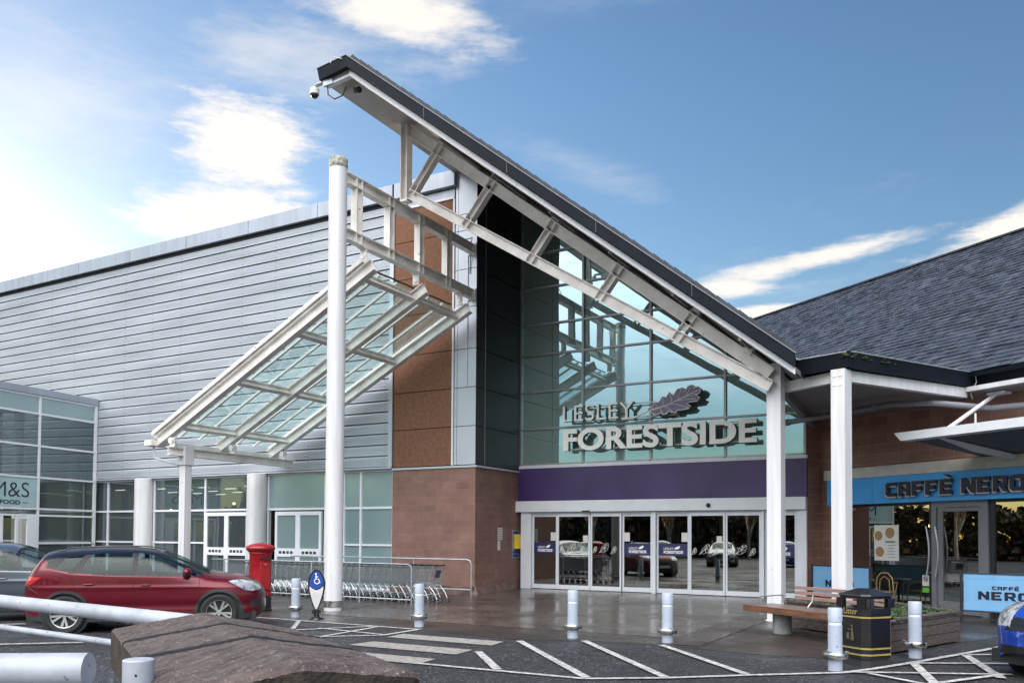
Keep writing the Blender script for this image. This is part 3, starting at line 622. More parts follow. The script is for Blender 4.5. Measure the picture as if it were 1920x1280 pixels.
# sliding doors
DV = EV - .12
dm = [(-13.36, -12.42), (-12.40, -11.21), (-11.19, -10.12), (-10.10, -9.1), (-8.95, -7.9), (-7.88, -6.79), (-6.77, -5.72), (-5.62, -4.72)]
c = MB()
for x0, x1 in ((-13.76, -13.37), (-9.09, -8.96), (-5.71, -5.63), (-4.71, -4.43)): c.box(x0, x1, DV - .12, DV + .1, 0, 2.57)
c.box(-13.37, -4.71, DV - .06, DV + .06, 2.5, 2.57)
build('door_surround', c, 'frame', mall, True)
LEAFSHAPE = [(0, 0), (.22, .02), (.30, -.12), (.42, -.10), (.45, .02), (.56, -.14), (.72, -.16), (.70, .0), (.84, -.10), (.98, .02), (.90, .10), (1.0, .22), (.86, .27), (.84, .40), (.70, .36), (.64, .22), (.60, .36), (.46, .38), (.42, .22), (.34, .30), (.24, .24), (.22, .10)]
def leaf_pts(x, z_, s, a=0, sh=LEAFSHAPE):
    ca, sa = math.cos(a), math.sin(a); return [(x + s * (p * ca - q * sa), z_ + s * (p * sa + q * ca)) for p, q in sh]
OAK = [(.0, .0), (.03, .09), (.10, .12), (.12, .24), (.22, .22), (.28, .36), (.36, .34), (.41, .46), (.49, .37), (.56, .52), (.66, .55), (.69, .44), (.76, .58), (.84, .60), (.86, .52), (.94, .55), (.99, .47), (.96, .38), (.90, .33), (.97, .27), (.92, .18), (.78, .17), (.74, .13), (.80, .06), (.76, .0), (.62, -.02), (.56, -.01), (.54, -.08), (.44, -.06), (.40, -.02), (.36, -.09), (.28, -.10), (.26, -.05), (.20, -.10), (.12, -.09), (.10, -.04)]
for i, (a, b) in enumerate(dm):
    d = MB(); fw = .055; off = 0 if i in (0, 3, 4, 7) else -.05
    y0, y1 = DV - .03 + off, DV + .02 + off
    d.box(a, a + fw, y0, y1, .02, 2.5); d.box(b - fw, b, y0, y1, .02, 2.5); d.box(a + fw, b - fw, y0, y1, 2.42, 2.5); d.box(a + fw, b - fw, y0, y1, .02, .16)
    do = build('sliding_door', d, 'frame', mall, True)
    build('pane', MB().box(a + fw, b - fw, (y0 + y1) / 2 - .004, (y0 + y1) / 2 + .004, .16, 2.42), 'door', do, True)
    yy = y0 + .016
    if i in (0, 3, 4, 7):
        build('vinyl_band', MB().box(a + fw, b - fw, yy, yy + .004, 1.18, 1.56), 'navyv', do, True)
        wd = b - a - 2 * fw; xx = a + fw + wd * .18
        t = fit(text_mb('FORESTSIDE', 1, .002, .03), xx, xx + wd * .66, yy - .004, 1.25, 1.34); add(t, fit(text_mb('LESLEY', 1, .002, 0), xx, xx + wd * .34, yy - .004, 1.37, 1.44))
        add(t, fit(flat([OAK], .002), xx + wd * .36, xx + wd * .56, yy - .004, 1.38, 1.49)); build('vinyl_lettering', t, 'signw', do, True)
        if i in (0, 3, 4): build('notice', MB().box(a + fw + (wd - .2 if i != 3 else .0), a + fw + (wd - .2 if i != 3 else 0) + .19, yy, yy + .003, 1.62, 1.9), 'paper', do, True)
    else:
        wd = b - a - 2 * fw; t = MB()
        for k, (fx, s_, an) in enumerate(((.04, .22, .7), (.30, .36, .35), (.72, .24, .6))):
            pts = [(a + fw + wd * fx + s_ * (p * math.cos(an) - q * math.sin(an)), 1.24 + (.03 if k == 1 else 0) + s_ * (p * math.sin(an) * .8 + q * math.cos(an))) for p, q in OAK]
            t.tube([(p, yy, q) for p, q in pts], .0045, 4, True); t.tube([(pts[0][0] - .05, yy, pts[0][1] - .03), ((pts[16][0] + pts[0][0]) / 2, yy, (pts[16][1] + pts[0][1]) / 2), (pts[16][0], yy, pts[16][1])], .006, 4)
            for e in (6, 12, 22, 28): t.tube([((pts[16][0] * .5 + pts[0][0] * .5), yy, (pts[16][1] * .5 + pts[0][1] * .5)), (pts[e][0], yy, pts[e][1])], .005, 4)
        build('leaf_decal', t, 'signw', do, True)
        if i in (1, 5): build('notice', MB().box(b - fw - .2, b - fw - .03, yy, yy + .003, 1.62, 1.8), 'paper', do, True)
# lobby behind the doors
c = MB(); LV = EV + 3.2
for x in [-13.0, -12.2, -10.9, -9.6, -9.4, -8.1, -7.9, -6.6, -5.4]: c.box(x - .05, x + .05, LV - .04, LV + .04, 0, 2.6)
c.box(-13.0, -5.4, LV - .035, LV + .035, 2.4, 2.6); c.box(-11, -5.4, LV - .035, LV + .035, .02, .18)
build('inner_doors', c, 'weathered', mall, True)
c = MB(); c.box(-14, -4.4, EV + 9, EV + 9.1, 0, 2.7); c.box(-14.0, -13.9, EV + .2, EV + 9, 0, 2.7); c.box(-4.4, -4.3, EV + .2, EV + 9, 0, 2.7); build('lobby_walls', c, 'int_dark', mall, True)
ENTRY = False
bd = thing('notice_board', 'white slatted price board on a wheeled grey stand inside the glass doors', 'board', (-8.1, E2 + 1.2, .1))
c = MB()
for k in range(8): c.box(-.28, .28, -.01, .01, .45 + k * .095, .53 + k * .095)
build('board', c, 'paper', bd); c = MB(); c.box(-.34, -.31, -.02, .02, .2, 1.25); c.box(.31, .34, -.02, .02, .2, 1.25); c.box(-.36, .36, -.12, .12, .2, .26)
for x in (-.3, .3): c.cyl((x, -.13, .1), (x, -.09, .1), .08, n=12)
build('stand', c, 'grey_frame', bd)
# right return of red sandstone and band
NRZ = -rad(35.24)
P0 = Vector((-3.62, 24.276, 0))
c = MB(); c.poly([(x, y, 0) for x, y in [(-4.20, 23.82), (-3.95, 24.42), (-2.5, 26.5), (-4.2, 30)]], (0, 0, 4.98)); build('sandstone_return', c, 'sand2', mall, True)

# ------------------------------------------------------------------ big sloping roof
roof = thing('entrance_roof', 'steep slate canopy roof with dark edge sloping down over the glass entrance', 'roof', (-13.1, 15.3, 12.75))
A_, B_, L_ = Vector((-13.1, 15.3, 12.75)), Vector((-13.94, 15.4, 12.75)), Vector((-3.25, 17.3, 5.05))
A2, B2, L2 = Vector((-13.1, 34, 12.75)), Vector((-13.94, 34, 12.75)), Vector((-3.25, 34, 5.05))
e = Vector((0, 0, .02))
build('soffit', MB().poly([B_ + e, A_ + e, A2 + e, B2 + e], (0, 0, .1)), 'soffit', roof, True)
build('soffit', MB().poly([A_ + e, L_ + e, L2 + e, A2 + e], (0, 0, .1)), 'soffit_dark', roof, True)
vd = (L_ - A_).normalized(); ho = Vector((vd.y, -vd.x, 0)).normalized()      # outwards, level
c = MB(); c.poly([A_ + ho * .02 - e * 2, L_ + ho * .02 - e * 2, L_ - ho * .10 - e * 2, A_ - ho * .10 - e * 2], (0, 0, .13)); c.poly([B_ - e * 2, A_ - e * 2, A_ + Vector((0, .12, -.04)), B_ + Vector((0, .12, -.04))], (0, 0, .13))
for k in range(18):
    p = A_.lerp(L_, (k + .5) / 18) + ho * .02; c.cyl(p, p + ho * .006, .012, n=6)
build('verge_trim', c, 'frame', roof, True)
c = MB(); o_ = ho * .16
c.poly([A_ + o_ + Vector((0, 0, .1)), L_ + o_ + Vector((0, 0, .1)), L_ + o_ * 1.2 + Vector((0, 0, .35)), A_ + o_ * 1.2 + Vector((0, 0, .35))], -o_)
c.poly([A_ + o_ + Vector((0, 0, .1)), B_ + Vector((-.12, -.1, .1)), B_ + Vector((-.16, -.14, .37)), A_ + o_ * 1.2 + Vector((0, 0, .35))], (0, .12, 0))
c.poly([B_ + Vector((-.03, 0, .1)), B2 + Vector((-.03, 0, .1)), B2 + Vector((-.03, 0, .34)), B_ + Vector((-.03, 0, .34))], (.1, 0, 0))
build('verge_fascia', c, 'fascia', roof, True)
c = MB(); c.tube([B_ + Vector((-.16, -.15, .375)), A_ + o_ * 1.25 + Vector((0, 0, .355)), L_ + o_ * 1.25 + Vector((0, 0, .355))], .012, 6)
for k in range(1, 5):
    p = A_.lerp(L_, k / 5) + o_ * 1.08; c.beam(p + Vector((0, 0, .11)), p + ho * .02 + Vector((0, 0, .35)), .008, .008)
build('gutter_lip', c, 'grey_frame', roof, True)
c = MB(); ns = 46
for k in range(ns):
    p = A_.lerp(L_, (k + .02) / ns) - ho * .02; q = A_.lerp(L_, (k + 1.08) / ns) - ho * .02; j = random.uniform(-.015, .015)
    c.poly([p + Vector((0, 0, .33)), q + Vector((0, 0, .33)), q + Vector((0, 0, .515 + j * .5)) - ho * .06, p + Vector((0, 0, .54 + j * .5)) - ho * .06], -ho * 1.1)
build('verge_slates', c, mat('verge_slate', (.022, .030, .046), .6, spec=.3, var=.4, vscale=3, bump=.3), roof, True)
c = MB(); u_ = Vector((0, 0, .34)); c.poly([A_ + u_ - ho * .6, L_ + u_ - ho * .6, L2 + u_, A2 + u_], (0, 0, .14)); c.poly([B_ + Vector((0, .1, .3)), A_ + Vector((0, .1, .4)), A2 + u_, B2 + Vector((0, 0, .3))], (0, 0, .12)); build('slate_covering', c, 'slate', roof, True)

# ------------------------------------------------------------------ roof truss
TV = 18.0
tr = thing('roof_truss', 'long tapering white steel truss of I-beams running down under the slate roof edge', 'truss', (-13.4, TV, 10.8))
def T(x, z_): return Vector((x, TV, z_))
top0, top1, bot0, bot1 = T(-13.3, 12.58), T(-3.88, 5.20), T(-13.30, 10.87), T(-3.88, 4.94)
upv = Vector((0, 1, 0)).cross((top1 - top0).normalized())
build('top_chord', MB().ibeam(top0, top1, .2, .27, up=(0, 0, 1)), 'weathered', tr, True)
build('bottom_chord', MB().ibeam(bot0, bot1, .2, .25), 'weathered', tr, True)
build('end_post', MB().ibeam(T(-13.42, 10.72), T(-13.42, 12.73), .24, .22, up=(1, 0, 0)), 'weathered', tr, True)
for a, b, c2 in (((-13.1, 10.95), (-12.35, 11.85), (-12.1, 12.0)), ((-11.42, 9.78), (-10.7, 10.64), (-10.5, 10.75)), ((-9.56, 8.55), (-9.01, 9.26), (-8.83, 9.43)), ((-7.72, 7.39), (-7.3, 7.92), (-7.13, 8.09)), ((-5.84, 6.24), (-5.57, 6.59), (-5.43, 6.74))):
    p, q = T(*a), T(*b); d = (q - p).normalized()
    build('diagonal', MB().ibeam(p + d * .1, q - d * .1, .19, .2, up=(1, 0, 0)), 'weathered', tr, True)
    pl_ = MB(); r2 = Vector((0, 1, 0)).cross(d)
    pm_ = MB()
    for s_ in (-.095, .095): pm_.beam(p - d * .15 + r2 * s_, p + d * .17 + r2 * s_, .19, .014, up=(1, 0, 0)); pl_.beam(q - d * .16 + r2 * s_, q + d * .16 + r2 * s_, .19, .014, up=(1, 0, 0))
    build('stiffener', pm_, 'weathered', tr, True); pl_.beam(q + d * .14, q + d * .42, .17, .17, up=(1, 0, 0)); build('stiffener', pl_, 'weathered', tr, True)
build('roof_stub', MB().beam(T(-4.38, 5.68), T(-4.25, 5.86), .17, .2, up=(1, 0, 0)), 'weathered', tr, True)
build('foot_bracket', MB().box(-13.54, -13.3, TV - .12, TV + .12, 10.66, 10.72).box(-13.46, -13.38, TV - .02, TV + .02, 10.5, 10.66).cyl((-13.42, TV - .05, 10.58), (-13.42, TV + .05, 10.58), .05, n=10), 'weathered', tr, True)
# light strip: no lamp; purlins under the soffit
c = MB()
for k in range(1, 7):
    x = -12.4 + k * 1.35; c.beam((x, 15.9 + .2 * k, roofz(x) - .06), (x, 23.8, roofz(x) - .06), .06, .1)
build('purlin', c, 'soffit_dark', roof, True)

# ------------------------------------------------------------------ link frame between round mast and pier
fr = thing('link_frame', 'horizontal white steel ladder frame from the tall round mast back to the pier', 'frame', (-13.24, 15.5, 8.8))
LX = -13.28
build('top_chord', MB().ibeam((LX, 15.42, 10.32), (LX, 21.12, 10.32), .2, .27), 'weathered', fr, True)
build('bottom_chord', MB().ibeam((LX, 15.42, 8.96), (LX, 21.12, 8.96), .2, .27), 'weathered', fr, True)
for y in (15.83, 17.12, 18.44, 19.76):
    build('upright', MB().ibeam((LX, y, 9.1), (LX, y, 10.18), .19, .22, up=(0, 1, 0)), 'weathered', fr, True)
    q = MB()
    for zc in (10.32, 8.96):
        q = MB()
        for s_ in (-.1, .1): q.box(LX - .095, LX + .095, y + s_ - .007, y + s_ + .007, zc - .113, zc + .113)
        build('stiffener', q, 'weathered', fr, True)
for zc in (10.32, 8.96): build('end_plate', MB().box(LX - .14, LX + .14, 21.1, 21.148, zc - .17, zc + .17), 'weathered', fr, True)
cb = MB(); cb.tube([(-13.22, 20.7, 10.48), (-13.2, 21.0, 10.62), (-13.3, 21.1, 10.5), (-13.35, 21.12, 9.6)], .014, 5); tag(build('hanging_cable', cb, 'dark_frame'), 'thin black cable looping from the ladder frame to the pier panels', 'cable')

mast = thing('round_mast', 'tall round white steel mast with mossy cap standing beside the trolleys', 'mast', (-13.24, 15.1, 0))
build('shaft', MB().cyl((0, 0, 0), (0, 0, 10.40), .213, n=48), 'white', mast, smooth=True)
build('cap', MB().lathe([(.205, 10.40), (.218, 10.44), (.222, 10.5), (.215, 10.53), (.22, 10.56), (.218, 10.62), (.19, 10.66), (.05, 10.68)], n=40), mat('mossy_cap', (.42, .42, .36), .8, var=.4, vscale=14, bump=.4), mast, smooth=True)
build('collar', MB().lathe([(.216, .10), (.232, .1), (.232, .24), (.216, .24)], n=40).box(.2, .3, -.02, .02, .13, .21).box(-.3, -.2, -.02, .02, .13, .21), 'steel', mast, smooth=True)

# ------------------------------------------------------------------ glass canopy on the left
cn = thing('glass_canopy', 'sloping canopy of green glass on white steel rafters hung from the ladder frame', 'canopy', (-20.2, 16.2, 4.2))
RV = [16.1, 18.3, 20.45]; hi = (-12.95, 8.35); lo = (-20.75, 4.42)
def CP(t, y, o=0): 
    x = hi[0] + (lo[0] - hi[0]) * t; z_ = hi[1] + (lo[1] - hi[1]) * t; return Vector((x - .45 * o, y, z_ + .89 * o))
for y in RV: build('rafter', MB().ibeam(CP(0, y), CP(1, y), .2, .30), 'weathered', cn, True)
for t in (.055, .34, .62, .90):
    for a, b in zip(RV, RV[1:]): build('purlin', MB().ibeam(CP(t, a + .02, .04), CP(t, b - .02, .04), .14, .2, up=(.45, 0, -.89)), 'weathered', cn, True)
for a, b in zip(RV, RV[1:]):
    for k in (1, 2): 
        y = a + (b - a) * k / 3; build('glazing_bar', MB().beam(CP(.04, y, .2), CP(.99, y, .2), .07, .06), 'weathered', cn, True)
    for k in range(3):
        y0, y1 = a + (b - a) * k / 3 + .04, a + (b - a) * (k + 1) / 3 - .04
        build('glass_pane', MB().poly([CP(.045, y0, .215), CP(.985, y0, .215), CP(.985, y1, .215), CP(.045, y1, .215)], (0, 0, .012)), 'canopyglass', cn, True)
for y in (RV[0] - .1, RV[2] + .1): build('edge_trim', MB().beam(CP(.02, y, .24), CP(1, y, .24), .12, .1), 'weathered', cn, True)
c = MB(); c.tube([CP(.04, 16.3 + i * .35, .26 + .02 * (i % 2)) for i in range(12)], .025, 5); build('top_seal', c, 'moss', cn, True)
build('eaves_beam', MB().ibeam((-20.15, 15.95, 4.12), (-20.15, 20.9, 4.12), .2, .24), 'weathered', cn, True)
build('gutter', MB().box(-20.98, -20.68, 15.8, 20.8, 4.28, 4.44), 'weathered', cn, True, bevel=.01)
for y in RV:
    q = MB(); q.beam((-20.15, y, 4.2), (-20.15, y, 4.52), .03, .2, up=(1, 0, 0)); q.cyl((-20.15, y - .08, 4.42), (-20.15, y + .08, 4.42), .09, n=14); build('pin_bracket', q, 'weathered', cn, True); q = MB(); q.beam((LX, y, 8.50), (LX, y, 8.83), .03, .2, up=(1, 0, 0)); q.box(LX - .1, LX + .1, y - .1, y + .1, 8.80, 8.825); q.cyl((LX, y - .05, 8.62), (LX, y + .05, 8.62), .07, n=12)
    build('hanger_bracket', q, 'weathered', cn, True)
build('post', MB().box(-20.27, -20.03, 16.45, 16.69, 0, 4.0).box(-20.31, -19.99, 16.41, 16.73, 3.75, 4.3), 'white', cn, True, bevel=.008)
build('downpipe', MB().tube([(-20.83, 16.0, 4.28), (-20.83, 16.05, 3.95), (-20.3, 16.5, 3.75)], .035, 8), 'white', cn, True, smooth=True)

# ================================================================== LETTERED SIGN
sign = thing('lettered_sign', 'raised white LESLEY FORESTSIDE letters with purple oak leaf in front of the teal glass', 'sign', (-9, EV - .5, 4.6))
SV = EV - .42; ENTRY = True
def raised(s, x0, x1, z0, z1, off, th=.02):
    m_ = fit(text_mb(s, 1, th, off), x0, x1, SV, z0, z1); return m_
def letters(s, x0, x1, z0, z1, off):
    face = raised(s, x0, x1, z0, z1, off, .03); side = raised(s, x0 + .0, x1 + .0, z0, z1, off - .002, .13)
    side.v = [Vector((p.x, p.y + .031, p.z)) for p in side.v]
    build('return_lettering', side, 'signside', sign, True); build('face_lettering', face, 'signw', sign, True)
letters('FORESTSIDE', -12.08, -5.78, 4.56, 5.28, .028)
letters('LESLEY', -12.10, -9.62, 5.53, 6.05, -.006)
LP = [(x / 1.06, z_) for x, z_ in OAK]
sx0, sx1, sz0, sz1 = -9.15, -7.42, 5.56, 6.40
def lp(p): return (sx0 + p[0] * (sx1 - sx0), sz0 + (p[1] + .10) / .70 * (sz1 - sz0))
lf = flat([[lp(p) for p in OAK]], .02); lf.v = [Vector((p.x, SV - .02 + p.y, p.z)) for p in lf.v]; build('leaf', lf, 'leafp', sign, True)
lf = flat([[lp(p) for p in OAK]], .18); lf.v = [Vector((p.x + .0, SV + .11 + p.y, p.z)) for p in lf.v]; build('leaf_returns', lf, 'signside', sign, True)
c = MB(); ol = [lp(p) for p in OAK]; c.tube([(x, SV - .035, z_) for x, z_ in ol], .016, 5, True)
c.tube([(-9.9, SV - .03, 5.50), (-9.5, SV - .03, 5.55), (*lp((0, 0)),)] and [(-10.0, SV - .03, 5.49), (-9.55, SV - .03, 5.53), (lp((0, 0))[0], SV - .035, lp((0, 0))[1]), (lp((.4, .14))[0], SV - .038, lp((.4, .14))[1]), (lp((.95, .46))[0], SV - .036, lp((.95, .46))[1])], [.03, .03, .025, .016, .01], 6)
for a, b, d in (((.2, .06), (.17, .15), (.12, .22)), ((.3, .1), (.30, .22), (.28, .33)), ((.45, .17), (.46, .28), (.41, .42)), ((.58, .24), (.60, .38), (.63, .52)), ((.72, .32), (.76, .42), (.80, .56)), ((.32, .1), (.38, .06), (.47, -.03)), ((.42, .15), (.56, .13), (.76, .03)), ((.55, .22), (.70, .24), (.90, .24)), ((.7, .3), (.8, .32), (.92, .36)), ((.22, .07), (.25, .02), (.29, -.07))):
    c.tube([(lp(q)[0], SV - .037, lp(q)[1]) for q in (a, b, d)], .010, 4)
build('leaf_veins', c, 'signw', sign, True)
c = MB()
for z_, x0, x1 in ((5.22, -12.1, -5.75), (4.63, -12.1, -5.75), (6.0, -12.05, -9.0), (5.56, -12.05, -8.2)): c.box(x0, x1, SV + .16, SV + .19, z_ - .018, z_ + .018)
for x in (-11.6, -9.2, -6.82): c.box(x - .02, x + .02, SV + .19, EV - .06, 4.61, 4.65); c.box(x - .02, x + .02, SV + .19, EV - .06, 5.2, 5.24)
build('mounting_rails', c, 'galv', sign, True); ENTRY = False

# ================================================================== CAFE (angled wing on the right)
cafe = thing('cafe_building', 'cafe wing with red sandstone wall, blue fascia and slate roof at right', 'building', tuple(P0), NRZ)
c = MB(); c.box(-.46, 0, 0, .4, 0, 5.0); c.box(0, 9, 0, .4, 3.6, 5.6); c.box(-.2, 0, .4, 6, 0, 5.0)
build('sandstone_wall', c, 'sand2', cafe)
c = MB(); c.box(-.17, 9, -.11, .02, 3.325, 3.6); build('stone_lintel', c, 'cream', cafe, bevel=.01)
c = MB()
for a, b in ((.0, 1.5), (1.505, 4.6), (4.605, 9)): c.box(a, b, -.16, .05, 2.645, 3.315)
fas = build('blue_fascia', c, 'blue', cafe)
# block letters of the shop sign: outlines on a 5 x 5 grid, angular like the real face
GL = {'C': [[(1, 0), (5, 0), (5, 1.2), (1.6, 1.2), (1.6, 3.8), (5, 3.8), (5, 5), (.8, 5), (.0, 4.2), (0, .9)]],
      'A': [[(0, 0), (1.6, 0), (1.6, 1.5), (3.5, 1.5), (3.5, 0), (5.1, 0), (5.1, 4.1), (4.2, 5), (0, 5)], [(1.6, 2.6), (3.5, 2.6), (3.5, 3.9), (1.6, 3.9)]],
      'F': [[(0, 0), (1.6, 0), (1.6, 1.8), (4, 1.8), (4, 3), (1.6, 3), (1.6, 3.8), (4.8, 3.8), (4.8, 5), (0, 5)]],
      'E': [[(0, 0), (4.8, 0), (4.8, 1.15), (1.6, 1.15), (1.6, 2), (4.2, 2), (4.2, 3.05), (1.6, 3.05), (1.6, 3.85), (4.8, 3.85), (4.8, 5), (0, 5)]],
      'N': [[(0, 0), (1.5, 0), (1.5, 2.7), (3.8, 0), (5.2, 0), (5.2, 5), (3.7, 5), (3.7, 2.3), (1.4, 5), (0, 5)]],
      'R': [[(0, 0), (1.6, 0), (1.6, 1.6), (2.4, 1.6), (3.6, 0), (5.4, 0), (4.1, 1.7), (5.1, 2.4), (5.1, 4.2), (4.3, 5), (0, 5)], [(1.6, 2.7), (3.5, 2.7), (3.5, 3.9), (1.6, 3.9)]],
      'O': [[(.9, 0), (4.4, 0), (5.3, .9), (5.3, 4.1), (4.4, 5), (.9, 5), (0, 4.1), (0, .9)], [(1.6, 1.2), (3.7, 1.2), (3.7, 3.8), (1.6, 3.8)]]}
def block_text(word, x0, z0, h, w_, gap, th):
    out = MB(); x = x0; k = h / 5; kw = w_ / 5
    for ch_ in word:
        if ch_ == ' ': x += w_ * .55; continue
        acc = ch_ == '`'
        if acc: q = flat([[(x - gap - w_ * .75, z0 + h * 1.32), (x - gap - w_ * .25, z0 + h * 1.12), (x - gap - w_ * .1, z0 + h * 1.12), (x - gap - w_ * .3, z0 + h * 1.32)]], th); add(out, q); continue
        q = flat([[(x + a * kw, z0 + b * k) for a, b in ring] for ring in GL[ch_]], th); add(out, q); x += w_ + gap
    return out
def shift(mb, dx=0, dy=0, dz=0): mb.v = [p + Vector((dx, dy, dz)) for p in mb.v]; return mb
word = 'CAFFE` NERO'
build('edge_lettering', shift(block_text(word, 2.0, 2.79, .345, .325, .055, .05), -.022, -.235, -.022), 'edge', fas)
build('face_lettering', shift(block_text(word, 2.02, 2.80, .345, .325, .055, .06), 0, -.262, 0), 'navy', fas)
# shopfront
c = MB()
for a, b in ((.0, .11), (3.02, 3.1), (4.56, 4.66), (8.9, 9)): c.box(a, b, .02, .12, 0, 2.64)
for a, b in ((.11, 3.02), (4.66, 8.9)): c.box(a, b, .03, .11, 0, .12); c.box(a, b, .03, .11, 2.58, 2.64)
build('window_frame', c, 'dark_frame', cafe)
build('window_pane', MB().box(.11, 3.02, .06, .07, .12, 2.58), 'cafeglass', cafe); build('window_pane', MB().box(4.66, 8.9, .06, .07, .12, 2.58), 'cafeglass', cafe)
c = MB(); c.box(3.11, 3.24, -.03, .1, 0, 2.64); c.box(4.40, 4.55, -.03, .1, 0, 2.64); c.box(3.24, 4.4, -.03, .1, 2.5, 2.64)
c.box(3.26, 3.38, .0, .08, .02, 2.49); c.box(4.3, 4.39, .0, .08, .02, 2.49); c.box(3.38, 4.3, .0, .08, 2.4, 2.49); c.box(3.38, 4.3, .0, .08, .02, .30)
dr = build('door', c, 'grey_frame', cafe); build('pane', MB().box(3.38, 4.3, .035, .045, .3, 2.4), 'cafeglass', dr)
c = MB()
for sg_, xx in ((.45, 3.04), (.45, 3.28)):
    pts = [(xx + sg_ * .17 * math.sin(math.pi * k / 12), -.12, .85 + 1.2 * k / 12) for k in range(13)]
    c.tube(pts, .021, 8); c.cyl((pts[1][0], 0.02, pts[1][2]), (pts[1][0], -.12, pts[1][2]), .012, n=8); c.cyl((pts[11][0], .02, pts[11][2]), (pts[11][0], -.12, pts[11][2]), .012, n=8)
build('handle', c, 'alloy', dr, smooth=True)
po = tag(build('menu_poster', MB().box(1.38, 2.12, .046, .054, 1.20, 2.10), 'paper'), 'pale menu poster with three bowls of food in the cafe window', 'poster'); place(po, tuple(P0), NRZ)
c = MB(); f_ = MB()
for x, z_, r in ((1.52, 1.83, .15), (1.87, 1.90, .17), (1.56, 1.42, .16)):
    build('printed_plate', MB().cyl((x, .044, z_), (x, .038, z_), r, n=28), 'plate', po); build('printed_food', MB().cyl((x, .038, z_), (x, .032, z_), r * .82, n=24), 'food', po)
t = MB()
for k in range(5): t.box(1.80, 2.05 - .03 * (k % 2), .040, .045, 1.28 + k * .075, 1.29 + k * .075)
t.box(1.72, 2.02, .040, .045, 1.66, 1.69); build('printed_lines', t, 'dark_frame', po)
st = tag(build('window_sticker', MB().box(2.80, 2.98, .045, .055, .62, .88), 'paper'), 'small white no smoking sticker low beside the cafe door', 'sticker'); place(st, tuple(P0), NRZ)
q = MB(); q.tube([(2.89 + .055 * math.cos(a), .04, .79 + .055 * math.sin(a)) for a in [k * math.pi / 8 for k in range(16)]], .008, 5, True); q.beam((2.85, .04, .83), (2.93, .04, .75), .012, .012); q.box(2.855, 2.925, .036, .044, .785, .797); build('symbol', q, 'dark_frame', st)
gs = tag(build('window_sticker', MB().box(2.80, 2.98, .045, .055, .46, .58), mat('lime_green', (.12, .42, .04), .5)), 'small lime green sticker just below the no smoking sign', 'sticker'); place(gs, tuple(P0), NRZ)
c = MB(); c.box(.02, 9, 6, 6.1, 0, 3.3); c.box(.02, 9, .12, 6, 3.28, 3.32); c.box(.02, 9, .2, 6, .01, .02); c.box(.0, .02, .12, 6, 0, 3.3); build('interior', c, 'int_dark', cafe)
nb = Vector((math.cos(NRZ), math.sin(NRZ), 0)); nin = Vector((-math.sin(NRZ), math.cos(NRZ), 0))
def NL(x, y, z_=0): return P0 + nb * x + nin * y + Vector((0, 0, z_))
for x, y, h in ((1.35, 2.2, 2.1), (1.62, 2.3, 2.1), (4.5, 2.4, 2.35), (4.6, 3.0, 2.1), (6.8, 2.2, 2.2)):
    pl = thing('pendant_lamp', 'small warm lit bulb hanging in the dark cafe interior', 'lamp', tuple(NL(x, y, h)), 0, 'lit bulbs hanging in the cafe')
    build('bulb', MB().sphere((0, 0, 0), .055, 10), 'lamp', pl); build('cord', MB().cyl((0, 0, .05), (0, 0, 3.28 - h), .006, n=5), 'dark_frame', pl)
# slate roof of the wing, slate by slate
TE, ZE, TR, ZR = -.85, 5.40, 5.55, 10.55
sl = Vector((0, TR - TE, ZR - ZE)); SL = sl.length; sl.normalize(); up_ = Vector((0, -sl.z, sl.y))
c = MB(); rows_ = 42
for r in range(rows_):
    e0 = r * SL / rows_
    for k in range(-44, 34):
        x0 = k * .27 + (.135 if r % 2 else 0) + random.uniform(-.006, .006); wv = .262
        b0 = Vector((x0, TE, ZE)) + sl * e0; wp = NL(b0.x, b0.y, b0.z)
        if wp.z < roofz(wp.x) + .2 and wp.y > 17.4 and wp.x < -3.3: continue
        l_ = SL / rows_ * 1.25; a = .022 + random.uniform(-.004, .012); j = random.uniform(-.006, .006)
        p = [b0 + up_ * a, b0 + Vector((wv, 0, 0)) + up_ * (a + j), b0 + Vector((wv, 0, 0)) + sl * l_ + up_ * .004, b0 + sl * l_ + up_ * .004]
        c.m = random.choice((0, 0, 0, 1, 2)); c.poly(p, -up_ * .016)
rf = build('roof', c, ['slate', mat('blue_grey_slate', (.068, .082, .105), .42, var=.3, vscale=3, bump=.2, rvar=.12), mat('dark_slate', (.046, .052, .066), .48, var=.4, vscale=3, bump=.2)], cafe)
c = MB(); lo_ = Vector((-3.2, TE, ZE)); c.poly([Vector((-2.4, TE, ZE)) - up_ * .02, Vector((9.2, TE, ZE)) - up_ * .02, Vector((9.2, TR, ZR)) - up_ * .02, Vector((-12, TR, ZR)) - up_ * .02], -up_ * .1); build('roof_deck', c, 'fascia', rf)
c = MB()
for k in range(-26, 20): c.box(k * .46, k * .46 + .45, TR - .1, TR + .1, ZR + .0, ZR + .05)
build('ridge_tiles', c, 'slate', rf)
